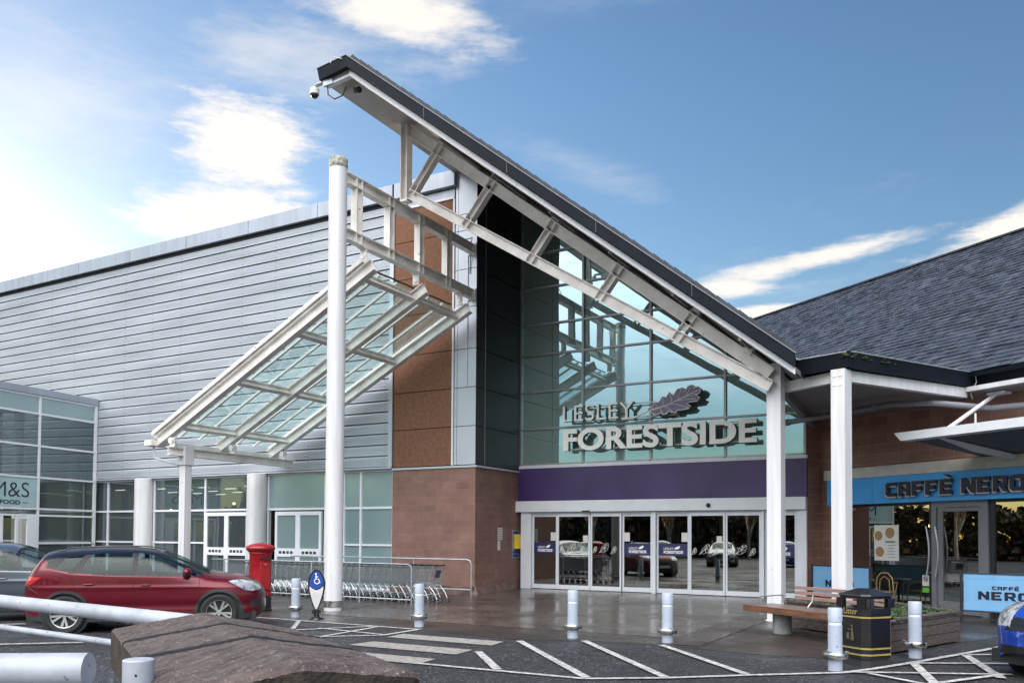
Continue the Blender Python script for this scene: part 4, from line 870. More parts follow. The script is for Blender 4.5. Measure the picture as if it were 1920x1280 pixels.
# canopy corner: soffit, white beams, gutter
C0, C1, C2, C3, C4 = [Vector(v) for v in ((-4.2, 23.8, 0), (-3.78, 18.6, 0), (-2.42, 17.78, 0), (-.35, 21.1, 0), (3.2, 18.6, 0))]
W4 = NL(8.5, 0); W0 = NL(-.46, 0)
Z = lambda v, z_: Vector((v.x, v.y, z_))
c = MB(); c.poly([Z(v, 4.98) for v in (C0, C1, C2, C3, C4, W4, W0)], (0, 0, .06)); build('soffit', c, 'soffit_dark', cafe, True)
c = MB(); c.poly([Z(v, 5.42) for v in (C0, C1 + Vector((.4, -.6, 0)), C2 + Vector((.1, -.2, 0)), C3, C4, NL(9, 1), NL(-3, 2))], (0, 0, .03)); build('flat_roof', c, 'fascia', cafe, True)
for a, b in ((C1 + Vector((.12, -.02, 0)), C2), (C2, C3), (C3 + Vector((-.04, .02, 0)), C4)):
    z_ = 4.99 if a is not C2 else 4.987
    build('edge_beam', MB().beam(Z(a, z_ - (0 if b is not C4 else -.06)), Z(b, z_ - (0 if b is not C4 else -.06)), .14, .22 if b is not C4 else .10), 'white', cafe, True)
build('side_beam', MB().beam(Z(C1 + Vector((.05, .15, 0)), 4.88), Z(W0 + Vector((-.1, 0, 0)), 4.88), .12, .18), 'soffit_dark', cafe, True)
G = [Vector(v) for v in ((-3.36, 17.95, 0), (-2.29, 17.56, 0), (-.13, 21.2, 0), (3.4, 18.42, 0))]
c = MB(); m_ = MB(); 
for a, b in zip(G, G[1:]):
    d = (b - a).normalized(); o = Vector((d.y, -d.x, 0)); 
    c.poly([Z(a, 5.12), Z(b, 5.12), Z(b, 5.40) + o * .07, Z(a, 5.40) + o * .07], -o * .12)
    m_.tube([Z(a, 5.41) + o * .08, Z(b, 5.41) + o * .08], .014, 5)
build('gutter', c, 'fascia', cafe, True); build('gutter_lip', m_, 'galv', cafe, True)
c = MB()
for k in range(26):
    t_ = random.random() ** 1.5 * .35; a = G[1].lerp(G[2], t_) if k % 4 else G[1].lerp(G[0], t_ * .3); zz_ = random.uniform(5.3, 5.41); s_ = random.uniform(.02, .05)
    d = (G[2] - G[1]).normalized() if k % 4 else (G[1] - G[0]).normalized(); o = Vector((d.y, -d.x, 0)); c.sphere(Z(a, zz_) + o * .06, s_, 6, (1.4, 1.4, .5))
build('gutter_moss', c, 'moss', cafe, True)
c = MB(); c.tube([Z(G[2], 5.4) + Vector((-.12, -.1, 0)), Z(G[2], 5.5) + Vector((-.02, -.2, 0)), Z(G[2], 5.2) + Vector((.02, -.15, 0)), Z(G[2], 5.0) + Vector((-.1, -.1, 0)), Z(G[2], 4.85) + Vector((-.06, -.02, 0))], .013, 5)
tag(build('loose_cable', c, 'white_pl'), 'white cable hanging from the gutter corner near the cafe awning', 'cable')
c = MB(); c.tube([Z(G[0], 5.62) + Vector((-.2, 0, 0)), Z(G[0], 5.5) + Vector((0, -.12, 0)), Z(G[0], 5.42) + Vector((.05, -.16, 0)), Z(G[0], 5.40) + Vector((.12, -.1, 0))], .013, 5)
tag(build('loose_cable', c, 'white_pl'), 'white cable lying over the roof valley above the two white columns', 'cable')
pp = MB(); pp.tube([NL(.6, -2.1, 4.72), NL(3.6, -1.9, 4.78), NL(4.4, -1.6, 4.72), NL(5.0, -.5, 4.6), NL(9, -.25, 4.45)], .07, 10)
for x in (1.6, 3.2): pp.tube([NL(x, -2.05, 4.72), NL(x, -2.05, 4.98)], .02, 6); pp.cyl(NL(x - .03, -2.04, 4.745), NL(x + .03, -2.04, 4.745), .085, n=12)
pp.cyl(NL(.5, -2.1, 4.72), NL(.62, -2.1, 4.72), .085, n=12)
tag(build('drain_pipe', pp, 'grey_frame', smooth=True), 'grey drain pipe hung under the brown soffit above the cafe wall', 'pipe')
# steel columns
def hcol(name, label, v, h, rz, wd):
    t_ = thing(name, label, 'column', (v[0], v[1], 0), rz)
    q = MB(); a = wd / 2; q.box(-a, a, -a, -a + .02, 0, h); q.box(-a, a, a - .02, a, 0, h); q.box(-.02, .02, -a + .02, a - .02, 0, h); q.box(-a, -a + .018, -a + .02, a - .02, 0, h); q.box(a - .018, a, -a + .02, a - .02, 0, h)
    build('shaft', q, 'white', t_, bevel=.004)
    b_ = MB(); b_.box(-a * 1.15, a * 1.15, -a * 1.15, a * 1.15, 0, .03)
    for x in (-.06, .06):
        for z_ in (h - .12, h - .3): b_.cyl((x, -a - .012, z_), (x, -a, z_), .025, n=8); b_.box(x - .045, x + .045, -a - .006, -a, z_ - .035, z_ + .035)
    build('base_plate', b_, 'weathered', t_); return t_
hcol('steel_column', 'tall white steel column carrying the low end of the roof truss', (-3.84, 18.3), 5.45, -.12, .30)
hcol('steel_column', 'white steel column at the canopy corner behind the litter bin', (-2.45, 17.72), 5.1, NRZ * .55, .29)
# awning
aw = thing('cafe_awning', 'flat wing-shaped white awning with dark slatted underside over the cafe front', 'awning', tuple(P0), NRZ)
def AP(x, f_, dz=0): return Vector((x + .45 * (1 - f_) , -2.15 * f_, 3.60 + .36 * f_ + dz))
build('front_edge', MB().mesh([AP(3.85, 1, .12), AP(9.5, 1, .12), AP(9.5, 1, -.06), AP(4.02, 1, -.06), AP(3.85, .93, .12), AP(9.5, .93, .12), AP(9.5, .93, -.06), AP(4.02, .93, -.06)], [(0, 1, 2, 3), (4, 5, 6, 7), (0, 1, 5, 4), (3, 2, 6, 7), (0, 3, 7, 4), (1, 2, 6, 5)]), 'frame', aw)
build('top_sheet', MB().poly([AP(3.95, .95, .09), AP(9.5, .95, .09), AP(9.5, 0.03, .09), AP(3.95, 0.03, .09)], (0, 0, .02)), 'clad2', aw)
c = MB()
for k in range(24):
    f0 = .03 + k * .9 / 24; c.poly([AP(4.02, f0), AP(9.5, f0), AP(9.5, f0 + .030), AP(4.02, f0 + .030)], (0, 0, .05))
build('slats', c, mat('grey_slat', (.10, .11, .14), .45), aw)
build('rib', MB().mesh([AP(4.75, .93, -.03), AP(4.75, .93, -.02), AP(4.75, .05, -.03), AP(4.75, .05, -.14), AP(4.75, .5, -.16), AP(4.84, .93, -.03), AP(4.84, .93, -.02), AP(4.84, .05, -.03), AP(4.84, .05, -.14), AP(4.84, .5, -.16)], [(0, 1, 2, 3, 4), (5, 6, 7, 8, 9), (0, 4, 9, 5), (4, 3, 8, 9), (1, 2, 7, 6)]), 'frame', aw)
c = MB(); c.cyl(AP(4.72, .85, .1), Vector((5.0, -.35, 4.92)), .045, n=12); c.box(4.85, 5.25, -.45, -.2, 4.90, 4.96); c.cyl(AP(5.5, .85, .1), AP(5.5, .85, .42), .02, n=8)
build('strut', c, 'white', aw)

# ================================================================== WALL FITTINGS, CAMERAS
def onpier(t, z_, o=.02): return s0 + dd * t + nn_ * o + Vector((0, 0, z_))
pb = thing('emergency_phone', 'yellow phone box with black handset on the side of the sandstone pier', 'phone', tuple(onpier(2.6, 1.25, 0)))
def slab(t0, t1, z0, z1, o0, o1):
    return MB().mesh([onpier(t, z_, o) for o in (o0, o1) for z_ in (z0, z1) for t in (t0, t1)], [(0, 1, 3, 2), (4, 5, 7, 6), (0, 1, 5, 4), (2, 3, 7, 6), (0, 2, 6, 4), (1, 3, 7, 5)])
build('body', slab(2.38, 2.66, 1.36, 1.82, .002, .14), 'yellow', pb, True, bevel=.01); build('back_plate', slab(2.24, 2.70, 1.06, 1.96, -.0, .008), 'galv', pb, True)
q = slab(2.28, 2.62, 1.10, 1.18, .009, .014); add(q, slab(2.28, 2.62, 1.22, 1.30, .009, .014)); add(q, slab(2.28, 2.62, 1.84, 1.91, .009, .014)); build('text_strip', q, 'dblue', pb, True)
q = MB(); q.tube([onpier(2.62, 1.78, .16), onpier(2.64, 1.7, .21), onpier(2.64, 1.54, .21), onpier(2.62, 1.46, .16)], .035, 8); q.tube([onpier(2.62, 1.46, .16), onpier(2.7, 1.2, .18), onpier(2.64, 1.1, .12), onpier(2.55, 1.36, .1)], .008, 5); build('handset', q, 'black', pb, True, smooth=True)
nt_ = tag(build('wall_notice', slab(1.33, 1.62, 1.64, 2.02, 0, .006), 'paper'), 'white printed notice fixed to the sandstone pier side', 'notice')
q = MB()
for k in range(5):
    for j in range(4): add(q, slab(1.37 + j * .06, 1.41 + j * .06, 1.68 + k * .07, 1.70 + k * .07, .006, .009))
build('printed_lines', q, 'dark_frame', nt_)
nt2 = tag(build('wall_notice', slab(1.33, 1.49, 1.32, 1.62, 0, .006), 'paper'), 'narrow white notice below the larger one on the pier', 'notice')
dc = thing('dome_camera', 'white domed security camera on a bent arm at the top corner of the roof', 'camera', (-14.1, 15.4, 12.8))
build('arm', MB().tube([(.28, .0, .02), (-.05, 0, .03), (-.17, 0, .02), (-.2, 0, -.05)], .055, 10), 'galv', dc, smooth=True)
build('housing', MB().lathe([(.06, -.02), (.11, -.06), (.12, -.16), (.115, -.2)], (-.2, 0, 0), 18), 'white', dc, smooth=True); build('dome', MB().sphere((-.2, 0, -.2), .1, 14), 'black', dc, smooth=True)
build('bracket', MB().box(.12, .42, -.06, .02, -.1, .12), 'galv', dc)
bc = thing('bullet_camera', 'grey box camera with black lens under the roof soffit tip', 'camera', (-13.35, 15.75, 12.66))
build('housing', MB().box(-.28, .05, -.07, .07, -.1, .02), 'soffit', bc); build('lens', MB().cyl((.05, 0, -.06), (.2, -.03, -.08), .06, .075, n=14).cyl((.2, -.03, -.08), (.24, -.03, -.085), .05, n=14), 'dark_frame', bc, smooth=True)
cb = MB(); cb.tube([(-13.9, 15.42, 12.72), (-13.88, 15.42, 12.5), (-13.7, 15.45, 12.36), (-13.5, 15.5, 12.42), (-13.42, 15.55, 12.64)], .016, 6); tag(build('hanging_cable', cb, 'dark_frame'), 'grey cable loop hanging between the two roof tip cameras', 'cable')
cb = MB(); cb.tube([(-13.2, 15.12, 13.06), (-13.4, 15.06, 13.12), (-13.5, 15.06, 13.0)], .012, 5); tag(build('loose_cable', cb, 'white_pl'), 'short white cable looping over the top roof corner', 'cable')

# ================================================================== STREET FURNITURE
bo = thing('bollard', '', 'bollard', (0, 0, 0), 0, 'grey-blue bollards with steel rings')
build('post', MB().lathe([(.0925, 0), (.092, .60), (.084, .605), (.084, .64), (.092, .645), (.094, .815), (.085, .828), (.01, .83)], n=32), 'bollard', bo, smooth=True)
build('band', MB().lathe([(.0855, .607), (.0856, .638)], n=32), 'bollard_cap', bo, smooth=True)
q = MB()
ringp = [(.095, .165), (.155, .165), (.163, .18), (.163, .225), (.155, .24), (.095, .24)]
q.lathe(ringp, n=32)
for a in (0, 2.1, 4.2): q.box(.15 * math.cos(a) - .02, .15 * math.cos(a) + .02, .15 * math.sin(a) - .02, .15 * math.sin(a) + .02, .245, .26)
build('steel_ring', q, 'steel', bo, smooth=True)
BL = [((-12.83, 13.45), 'bollard between the red pillar box and the oval disabled parking sign'), ((-9.52, 13.33), 'bollard in front of the trolley row end, near the hatched box'),
      ((-6.23, 13.28), 'bollard in front of the left half of the glass doors'), ((-4.6, 13.5), 'bollard in front of the right half of the glass doors'),
      ((-1.74, 11.92), 'nearest bollard, standing in front of the bench and litter bin'), ((-.9, 13.8), 'bollard in front of the wooden planter, beside the bin')]
for i, ((x, y), lb) in enumerate(BL):
    if i == 0: place(bo, (x, y, 0), .3); bo['label'] = lb
    else: dup(bo, (x, y, 0), i * 1.1, lb)

pbx = thing('pillar_box', 'red cast-iron pillar letter box with black base beside the red car', 'post box', (-14.58, 14.12, 0), rad(-20))
build('body', MB().lathe([(.25, .36), (.252, .42), (.245, .44), (.245, 1.30), (.252, 1.31), (.262, 1.335), (.252, 1.355)], n=48), 'post_red', pbx, smooth=True)
build('cap', MB().lathe([(.26, 1.355), (.285, 1.375), (.325, 1.42), (.332, 1.445), (.325, 1.47), (.30, 1.495), (.2, 1.54), (.06, 1.565), (.01, 1.568)], n=48), 'post_red', pbx, smooth=True)
build('base', MB().lathe([(.275, 0), (.275, .05), (.258, .07), (.256, .355)], n=48), 'black', pbx, smooth=True)
q = MB(); q.box(.225, .275, -.12, .12, .5, 1.12); build('door', q, 'post_red', pbx, bevel=.01)
q = MB(); q.box(.2, .272, -.1, .1, 1.20, 1.235); build('slot', q, 'dark_frame', pbx)
q = MB(); q.cyl((.26, .0, 1.08), (.29, 0, 1.08), .02, n=14); build('lock', q, 'steel', pbx)

ov = thing('parking_sign', 'oval freestanding sign with white wheelchair symbol on blue, black edge', 'sign', (-12.18, 13.38, 0), rad(36))
def oval(w_, z0, z1, zm):
    pts = []
    for k in range(40):
        a = 2 * math.pi * k / 40; s_ = math.sin(a); zz_ = zm + (z1 - zm) * s_ if s_ > 0 else zm + (zm - z0) * s_
        x = w_ * math.cos(a) * (1 if s_ > 0 else (1 - .55 * (-s_) ** 1.5)); pts.append((x, zz_))
    return pts
build('body', shift(flat([oval(.172, .17, 1.03, .70)], .10), 0, .02), 'asign', ov, bevel=.01)
build('black_edge', shift(flat([oval(.178, .15, 1.04, .70)], .03), 0, -.045), 'black', ov)
pw = [p for p in oval(.145, .21, 1.0, .70)]
lowp = [p for p in pw if p[1] < .71]; arc = [(.128 * math.cos(a), .80 + .20 * math.sin(a)) for a in [-(.62) - k * (math.pi - 1.24) / 12 for k in range(13)]]
pan = [p for p in sorted([p for p in pw if p[0] >= 0 and p[1] <= .69], key=lambda t_: -t_[1])] + [p for p in sorted([p for p in pw if p[0] < 0 and p[1] <= .69], key=lambda t_: t_[1])]
top_arc = [(-.14 + .28 * k / 12, .69 - .08 * math.sin(math.pi * k / 12)) for k in range(13)]
build('white_panel', shift(flat([pan + top_arc], .012), 0, -.065), 'asign', ov)
bl = [p for p in sorted([p for p in pw if p[1] >= .72], key=lambda t_: math.atan2(t_[1] - .72, t_[0]))] + [(-.142, .72)] + [(-.14 + .28 * k / 12, .715 - .085 * math.sin(math.pi * k / 12)) for k in range(13)]
build('blue_panel', shift(flat([bl], .012), 0, -.066), 'dblue', ov)
q = MB(); yv = -.078; q.cyl((-.012, yv, .945), (-.012, yv - .006, .945), .018, n=14)
q.tube([(-.012, yv, .92), (-.008, yv, .84), (.045, yv, .84), (.065, yv, .765), (.085, yv, .775)], .009, 6); q.tube([(-.01, yv, .885), (.035, yv, .885)], .008, 6)
q.tube([(.012 + .052 * math.cos(a), yv, .795 + .055 * math.sin(a)) for a in [rad(118) + k * rad(225) / 12 for k in range(13)]], .008, 6)
build('wheelchair_symbol', q, 'signw', ov)
build('foot', MB().lathe([(.16, 0), (.15, .03), (.06, .07), (.05, .18)], n=24).box(-.09, .09, -.04, .06, .12, .2), 'black', ov, smooth=True)

# trolleys: one built, the rest copied into the nested row
tro = thing('shopping_trolley', '', 'trolley', (0, 0, 0), 0, 'nested shopping trolleys beside the pier')
# x forward is -X: handle end at x=0, nose at x=-.9
bw = MB(); W0_, W1_ = .27, .19
def bpt(x, s_, z_): return Vector((x, s_ * (W0_ + (W1_ - W0_) * (-x / .85)), z_))
def zb_(x): return .46 + .10 * (-x / .85)
for s_ in (-1, 1):
    for k in range(17): x = -.02 - k * .05; bw.cyl(bpt(x, s_, zb_(x)), bpt(x - .0, s_, .93 - .03 * (-x)), .0035, n=4, caps=False)
    for k in range(6):
        f_ = k / 5; bw.cyl(bpt(0, s_, .46 + .47 * f_), bpt(-.84, s_, .56 + .34 * f_), .0045 if k in (0, 5) else .0035, n=4, caps=False)
    bw.tube([bpt(.05, s_, .98), bpt(0, s_, .94), bpt(-.84, s_, .90)], .008, 5)
for k in range(9):
    y = -1 + k / 4; bw.cyl(bpt(-.84, y, .56), bpt(-.84, y, .9), .0035, n=4, caps=False); bw.cyl(bpt(0, y, .46), bpt(-.84, y, .56), .0035, n=4, caps=False); bw.cyl(bpt(0, y, .48), bpt(.03, y, .93), .0035, n=4, caps=False)
for k in range(5): bw.cyl(bpt(.0 + .03 * k / 5, -1, .5 + .1 * k), bpt(.03 * k / 5, 1, .5 + .1 * k), .0035, n=4, caps=False)
build('basket', bw, 'chrome', tro)
ch_ = MB()
for s_ in (-1, 1):
    ch_.tube([(.06, s_ * .27, .97), (.0, s_ * .27, .90), (-.10, s_ * .27, .46), (.05, s_ * .27, .30), (.13, s_ * .27, .14)], .012, 6)
    ch_.tube([(-.10, s_ * .27, .46), (-.05, s_ * .26, .24), (-.25, s_ * .24, .20), (-.82, s_ * .18, .16)], .011, 6)
ch_.tube([(-.82, -.18, .16), (-.82, .18, .16)], .011, 6); ch_.tube([(-.3, -.23, .2), (-.3, .23, .2)], .009, 5); ch_.tube([(-.55, -.21, .18), (-.55, .21, .18)], .009, 5)
build('chassis', ch_, 'chrome', tro)
build('handle', MB().tube([(.06, -.28, .985), (.06, .28, .985)], .017, 8), 'plastic', tro)
for x, y in ((.13, .27), (.13, -.27), (-.8, .17), (-.8, -.17)):
    q = MB(); q.cyl((x + .02, y - .012, .06), (x + .02, y + .012, .06), .06, n=14); wh = build('castor', q, 'rubber', tro, smooth=True)
    q = MB(); q.cyl((x + .02, y - .016, .06), (x + .02, y + .016, .06), .038, n=12); q.tube([(x, y, .16), (x + .02, y - .02, .12), (x + .02, y - .02, .06)], .008, 4); build('hub', q, 'chrome', wh)
cw = rad(-8)
x0_, y0_ = -12.42, 18.2
NT = 30
for i in range(NT):
    x = x0_ - i * .235; y = y0_ + .0 * i
    lb = 'shopping trolley nested in the middle of the long row behind the steel rail'
    if i == 0: place(tro, (x, y, 0), rad(4)); tro['label'] = 'rightmost shopping trolley of the row, whole end with dark panel showing'; continue
    if i == NT - 1: lb = 'leftmost shopping trolley of the row, behind the red pillar box'
    elif i == 1: lb = 'second shopping trolley from the right end of the row'
    d = dup(tro, (x, y + random.uniform(-.012, .012), 0), random.uniform(-.02, .02), lb)
q = MB(); q.poly([(-.03, -.12, .66), (-.03, .12, .66), (.02, .12, .86), (.02, -.12, .86)], (.012, 0, 0)); build('child_seat_flap', q, 'navy', tro)
ra = thing('guard_rail', 'galvanised tube rail running along the front of the trolley row', 'rail', (-14, 17.35, 0))
q = MB(); q.tube([(-20, 17.45, 1.03), (-12.75, 17.35, 1.03), (-12.66, 17.35, .98), (-12.64, 17.35, .9), (-12.64, 17.35, 0)], .016, 8); q.tube([(-20, 17.45, .13), (-12.66, 17.35, .13)], .02, 8)
build('rails', q, 'galv', ra, True, smooth=True)
for x in (-19.4, -17.7, -16.02, -14.34): build('post', MB().cyl((x, 17.38, 0), (x, 17.38, 1.02), .024, n=10), 'galv', ra, True, smooth=True)
ra = thing('guard_rail', 'galvanised tube rail behind the trolleys ending against the sandstone pier', 'rail', (-13, 20.75, 0))
q = MB(); q.tube([(-20, 20.7, 1.07), (-13.12, 20.72, 1.07), (-13.0, 20.72, 1.03), (-12.97, 20.72, .93), (-12.97, 20.72, 0)], .026, 8); q.tube([(-20, 20.7, .2), (-12.97, 20.72, .2)], .018, 8)
build('rails', q, 'galv', ra, True, smooth=True)
for x in (-19.0, -17.0, -15.0): build('post', MB().cyl((x, 20.7, 0), (x, 20.7, 1.06), .024, n=10), 'galv', ra, True, smooth=True)

# litter bin
bn = thing('litter_bin', 'black octagonal litter bin with gold bands and gold lettering', 'litter bin', (-1.46, 12.74, 0), rad(-37))
def octp(a, ch2=.09): return [(-a + ch2, -a), (a - ch2, -a), (a, -a + ch2), (a, a - ch2), (a - ch2, a), (-a + ch2, a), (-a, a - ch2), (-a, -a + ch2)]
def octs(a0, z0, a1, z1): 
    m_ = MB(); p = [(x, y, z0) for x, y in octp(a0)] + [(x, y, z1) for x, y in octp(a1)]
    return m_.mesh(p, [tuple(range(8)), tuple(range(8, 16))] + [(i, (i + 1) % 8, 8 + (i + 1) % 8, 8 + i) for i in range(8)])
build('plinth', octs(.255, 0, .255, .1), 'plastic', bn)
build('body', octs(.27, .1, .27, .70), 'black', bn, bevel=.004)
q = octs(.275, .70, .275, .80); add(q, octs(.275, .925, .28, .965))
for x, y in octp(.25): q.box(x - .03, x + .03, y - .03, y + .03, .8, .925)
for sx_, sy_ in ((1, 1), (1, -1), (-1, 1), (-1, -1)): q.box(min(sx_ * .13, sx_ * .26), max(sx_ * .13, sx_ * .26), sy_ * .262 - .012, sy_ * .262 + .012, .8, .925); q.box(sx_ * .262 - .012, sx_ * .262 + .012, min(sy_ * .13, sy_ * .26), max(sy_ * .13, sy_ * .26), .8, .925)
build('hood', q, 'black', bn)
q = octs(.295, .96, .29, .985); add(q, octs(.285, .985, .14, 1.05)); build('lid', q, 'black', bn, bevel=.004)
q = MB()
for z_ in (.15, .235, .66): add(q, octs(.276, z_, .276, z_ + .022))
build('gold_bands', q, 'gold', bn)
q = fit(text_mb('Litter', 1, .004, .0), -.12, .12, -.279, .708, .792); q2 = MB(); q2.v = [Vector((-p.y * -1, p.x, p.z)) for p in q.v]; q2.f = q.f; q2.mi = q.mi
q2.v = [Vector((p.y * 1.0, p.x, p.z)) for p in q.v]
q3 = MB(); q3.v = [Vector((p.y, -p.x, p.z)) for p in q.v]; q3.f = q.f; q3.mi = q.mi       # the face on the left
add(q, q3); build('lettering', q, 'gold', bn)
def man(side):
    m_ = MB(); m_.cyl((.03, -.279, .545), (.03, -.283, .545), .016, n=12); m_.tube([(.03, -.28, .52), (.035, -.28, .46), (.02, -.28, .42), (.02, -.28, .35)], .011, 5); m_.tube([(.035, -.28, .46), (.05, -.28, .41), (.05, -.28, .35)], .009, 5); m_.tube([(.03, -.28, .51), (-.01, -.28, .49), (-.035, -.28, .50)], .006, 5); m_.box(-.065, -.02, -.282, -.278, .36, .45)
    if side: m_.v = [Vector((p.y, -p.x, p.z)) for p in m_.v]
    return m_
q = man(0); add(q, man(1)); build('litter_symbol', q, mat('dull_gold', (.12, .10, .05), .5), bn)
build('bag', MB().box(-.2, .2, -.2, .2, .72, .80), 'white_pl', bn)

# bench
be = thing('bench', 'slatted wooden bench with pinkish back rails on round concrete feet', 'bench', (-3.19, 16.05, 0), NRZ)
q = MB()
for k in range(5): q.box(-.62, 2.05, -.42 + k * .14, -.42 + k * .14 + .125, .44, .50)
build('seat', q, mat('wet_grey_plank', (.17, .12, .10), .3, var=.3, vscale=4, stretch=(.6, 8, 8), bump=.15), be, bevel=.006)
q = MB(); q.box(-.64, 2.07, -.47, -.425, .385, .50); build('front_rail', q, 'wood', be, bevel=.006)
q = MB()
for x in (-.35, .35, .9, 1.4): q.cyl((x, -.472, .445), (x, -.482, .445), .014, n=10)
build('bolt', q, 'steel', be)
q = MB()
for z_ in (.62, .71, .80): q.box(-.1, 2.0, .30, .335, z_, z_ + .06)
build('backrest', q, 'wood_grey', be, bevel=.006)
q = MB()
for x in (.35, 1.6): q.tube([(x, .15, .48), (x, .28, .6), (x, .345, .86)], .014, 6)
q.tube([(-.36, -.3, .5), (-.36, -.3, .66), (-.32, .2, .68), (-.3, .3, .5)], .012, 6); build('steel_bracket', q, 'steel', be)
for x in (0, 1.5): build('leg', MB().cyl((x, -.1, 0), (x, -.1, .44), .17, n=24), 'concrete', be, smooth=True)

# planter
pt = thing('planter', 'low weathered timber planter filled with ground plants behind the bench and bin', 'planter', (-1.9, 16.2, 0))
PP = [Vector((x, y, 0)) for x, y in ((-3.45, 17.15), (-1.62, 15.75), (-1.28, 13.85), (-.37, 16.29), (-1.7, 18.2))]
q = MB()
for a, b in zip(PP, PP[1:] + PP[:1]):
    d = (b - a).normalized(); n_ = Vector((-d.y, d.x, 0))
    for k in range(3): q.poly([Z(a, .03 + k * .165), Z(b, .03 + k * .165), Z(b, .03 + k * .165 + .155), Z(a, .03 + k * .165 + .155)], n_ * .05)
    q.poly([Z(a, .50) - n_ * .02, Z(b, .50) - n_ * .02, Z(b, .50) + n_ * .12, Z(a, .50) + n_ * .12], (0, 0, .03))
    for p in (a + d * .08, b - d * .08):
        for z_ in (.1, .27, .43): q.cyl(p - n_ * .004 + Vector((0, 0, z_)), p - n_ * .012 + Vector((0, 0, z_)), .012, n=6)
build('boards', q, 'planter', pt, True); build('soil', MB().poly([Z(p, .46) for p in PP], (0, 0, -.02)), 'soil', pt, True)
def inpoly(x, y, P):
    r = False
    for (a, b) in zip(P, P[1:] + P[:1]):
        if (a.y > y) != (b.y > y) and x < (b.x - a.x) * (y - a.y) / (b.y - a.y) + a.x: r = not r
    return r
q = MB(); n_pl = 0
while n_pl < 4200:
    x, y = random.uniform(-3.4, -.4), random.uniform(13.9, 18.1)
    if not inpoly(x, y, PP): continue
    dn = noise.noise(Vector((x * 1.7, y * 1.7, 0)))
    if dn < -.05 and random.random() > .15: continue
    n_pl += 1; h = .46 + random.random() ** 1.6 * (.06 + .16 * max(0, dn + .1)); a = random.uniform(0, 6.28); s_ = random.uniform(.018, .045); c_, sn = math.cos(a) * s_, math.sin(a) * s_; t_ = random.uniform(-.02, .02)
    q.m = 0 if random.random() < .7 else 1
    q.mesh([(x, y, h), (x + c_ - sn * .4, y + sn + c_ * .4, h + t_), (x + c_ * 2, y + sn * 2, h + t_ + .01), (x + c_ + sn * .4, y + sn - c_ * .4, h + t_)], [(0, 1, 2, 3)])
tag(build('plants', q, ['leafg', mat('pale_leaves', (.12, .17, .07), .6, var=.4, vscale=9)], None), 'low green trailing plants growing in the timber planter', 'plants', kind='stuff')

# barriers
def barrier(label, a, b, rest):
    a, b = Vector(a), Vector(b); d = b - a; L_ = d.length; t_ = thing('cafe_barrier', label, 'barrier', tuple(a), math.atan2(d.y, d.x), 'blue cafe barriers')
    q = MB()
    q.box(.05, L_ - .05, -.006, .006, .30, 1.02); ba = build('banner', q, mat('banner_blue', (.17, .38, .62), .6, var=.06), t_)
    q = MB(); q.box(.05, L_ - .05, -.009, .009, 1.02, 1.03); q.box(.05, L_ - .05, -.009, -.0065, .94, .945); q.box(.05, L_ - .05, -.009, .009, .29, .30); build('hem', q, 'blue', ba)
    ln = .98; x0 = L_ * .5 - ln / 2 if L_ < 2 else .33
    q = shift(block_text('NERO', x0, .52, .17, .20, .045, .004), 0, -.012); w2 = .085; add(q, shift(block_text('CAFFE`', x0 + .26, .73, .07, w2, .018, .004), 0, -.012)); build('lettering', q, 'navy', ba)
    for x in (0, L_): build('post', MB().cyl((x, 0, 0), (x, 0, 1.07), .03, n=12).lathe([(.20, 0), (.2, .02), (.05, .035)], (x, 0, 0), 20), 'dark_frame', t_)
    build('rail', MB().cyl((0, 0, 1.045), (L_, 0, 1.045), .013, n=8).cyl((0, 0, .27), (L_, 0, .27), .013, n=8), 'dark_frame', t_)
barrier('blue cafe banner barrier standing behind the bench, partly hidden by the column', (-3.95, 23.2, 0), (-2.4, 22.0, 0), 0)
barrier('blue cafe banner barrier beside the cafe door, at right above the blue car', (-.42, 19.95, 0), (2.1, 19.1, 0), 1)

# cafe chairs and table
def cane_chair(label, loc, rz, m, grp, scale=1):
    t_ = thing('cafe_chair', label, 'chair', loc, rz, grp)
    q = MB(); q.tube([(-.2, .2, .0), (-.2, .2, .45), (-.17, .24, .8), (-.08, .27, .92), (.08, .27, .92), (.17, .24, .8), (.2, .2, .45), (.2, .2, 0)], .016, 7)
    q.tube([(-.12, .22, .45), (-.1, .25, .75), (0, .26, .84), (.1, .25, .75), (.12, .22, .45)], .012, 6); build('backrest', q, m, t_, smooth=True)
    q = MB(); 
    for s_ in (-1, 1): q.tube([(s_ * .19, .23, .68), (s_ * .27, .0, .68), (s_ * .24, -.2, .62), (s_ * .2, -.22, .45), (s_ * .21, -.24, 0)], .014, 7)
    build('armrest', q, m, t_, smooth=True)
    build('seat', MB().lathe([(.2, .43), (.225, .44), (.225, .455), (.2, .465)], n=24), m, t_)
    q = MB(); q.tube([(.19 * math.cos(a), .19 * math.sin(a), .2) for a in [k * math.pi / 6 for k in range(12)]], .008, 5, True); build('stretcher', q, m, t_)
cane_chair('yellow cane armchair inside the cafe window, nearer the door', tuple(NL(2.15, -.45)), NRZ + rad(215), 'cane', 'cane chairs at the cafe window')
cane_chair('yellow cane armchair by the cafe window just right of the white column', tuple(NL(.95, -.55)), NRZ + rad(150), 'cane', 'cane chairs at the cafe window')
cane_chair('white chair seen through the glass of the cafe door', tuple(NL(3.95, 1.1)), NRZ + rad(180), 'white_pl', None)
tb = thing('cafe_table', 'small round cafe table between the cane chairs', 'table', tuple(NL(1.55, -.6)), 0)
build('table_top', MB().lathe([(.28, .70), (.3, .71), (.3, .725), (.28, .735)], n=28), 'galv', tb); build('pedestal', MB().cyl((0, 0, .02), (0, 0, .7), .03, n=12).lathe([(.2, 0), (.2, .02), (.04, .04)], n=20), 'dark_frame', tb)

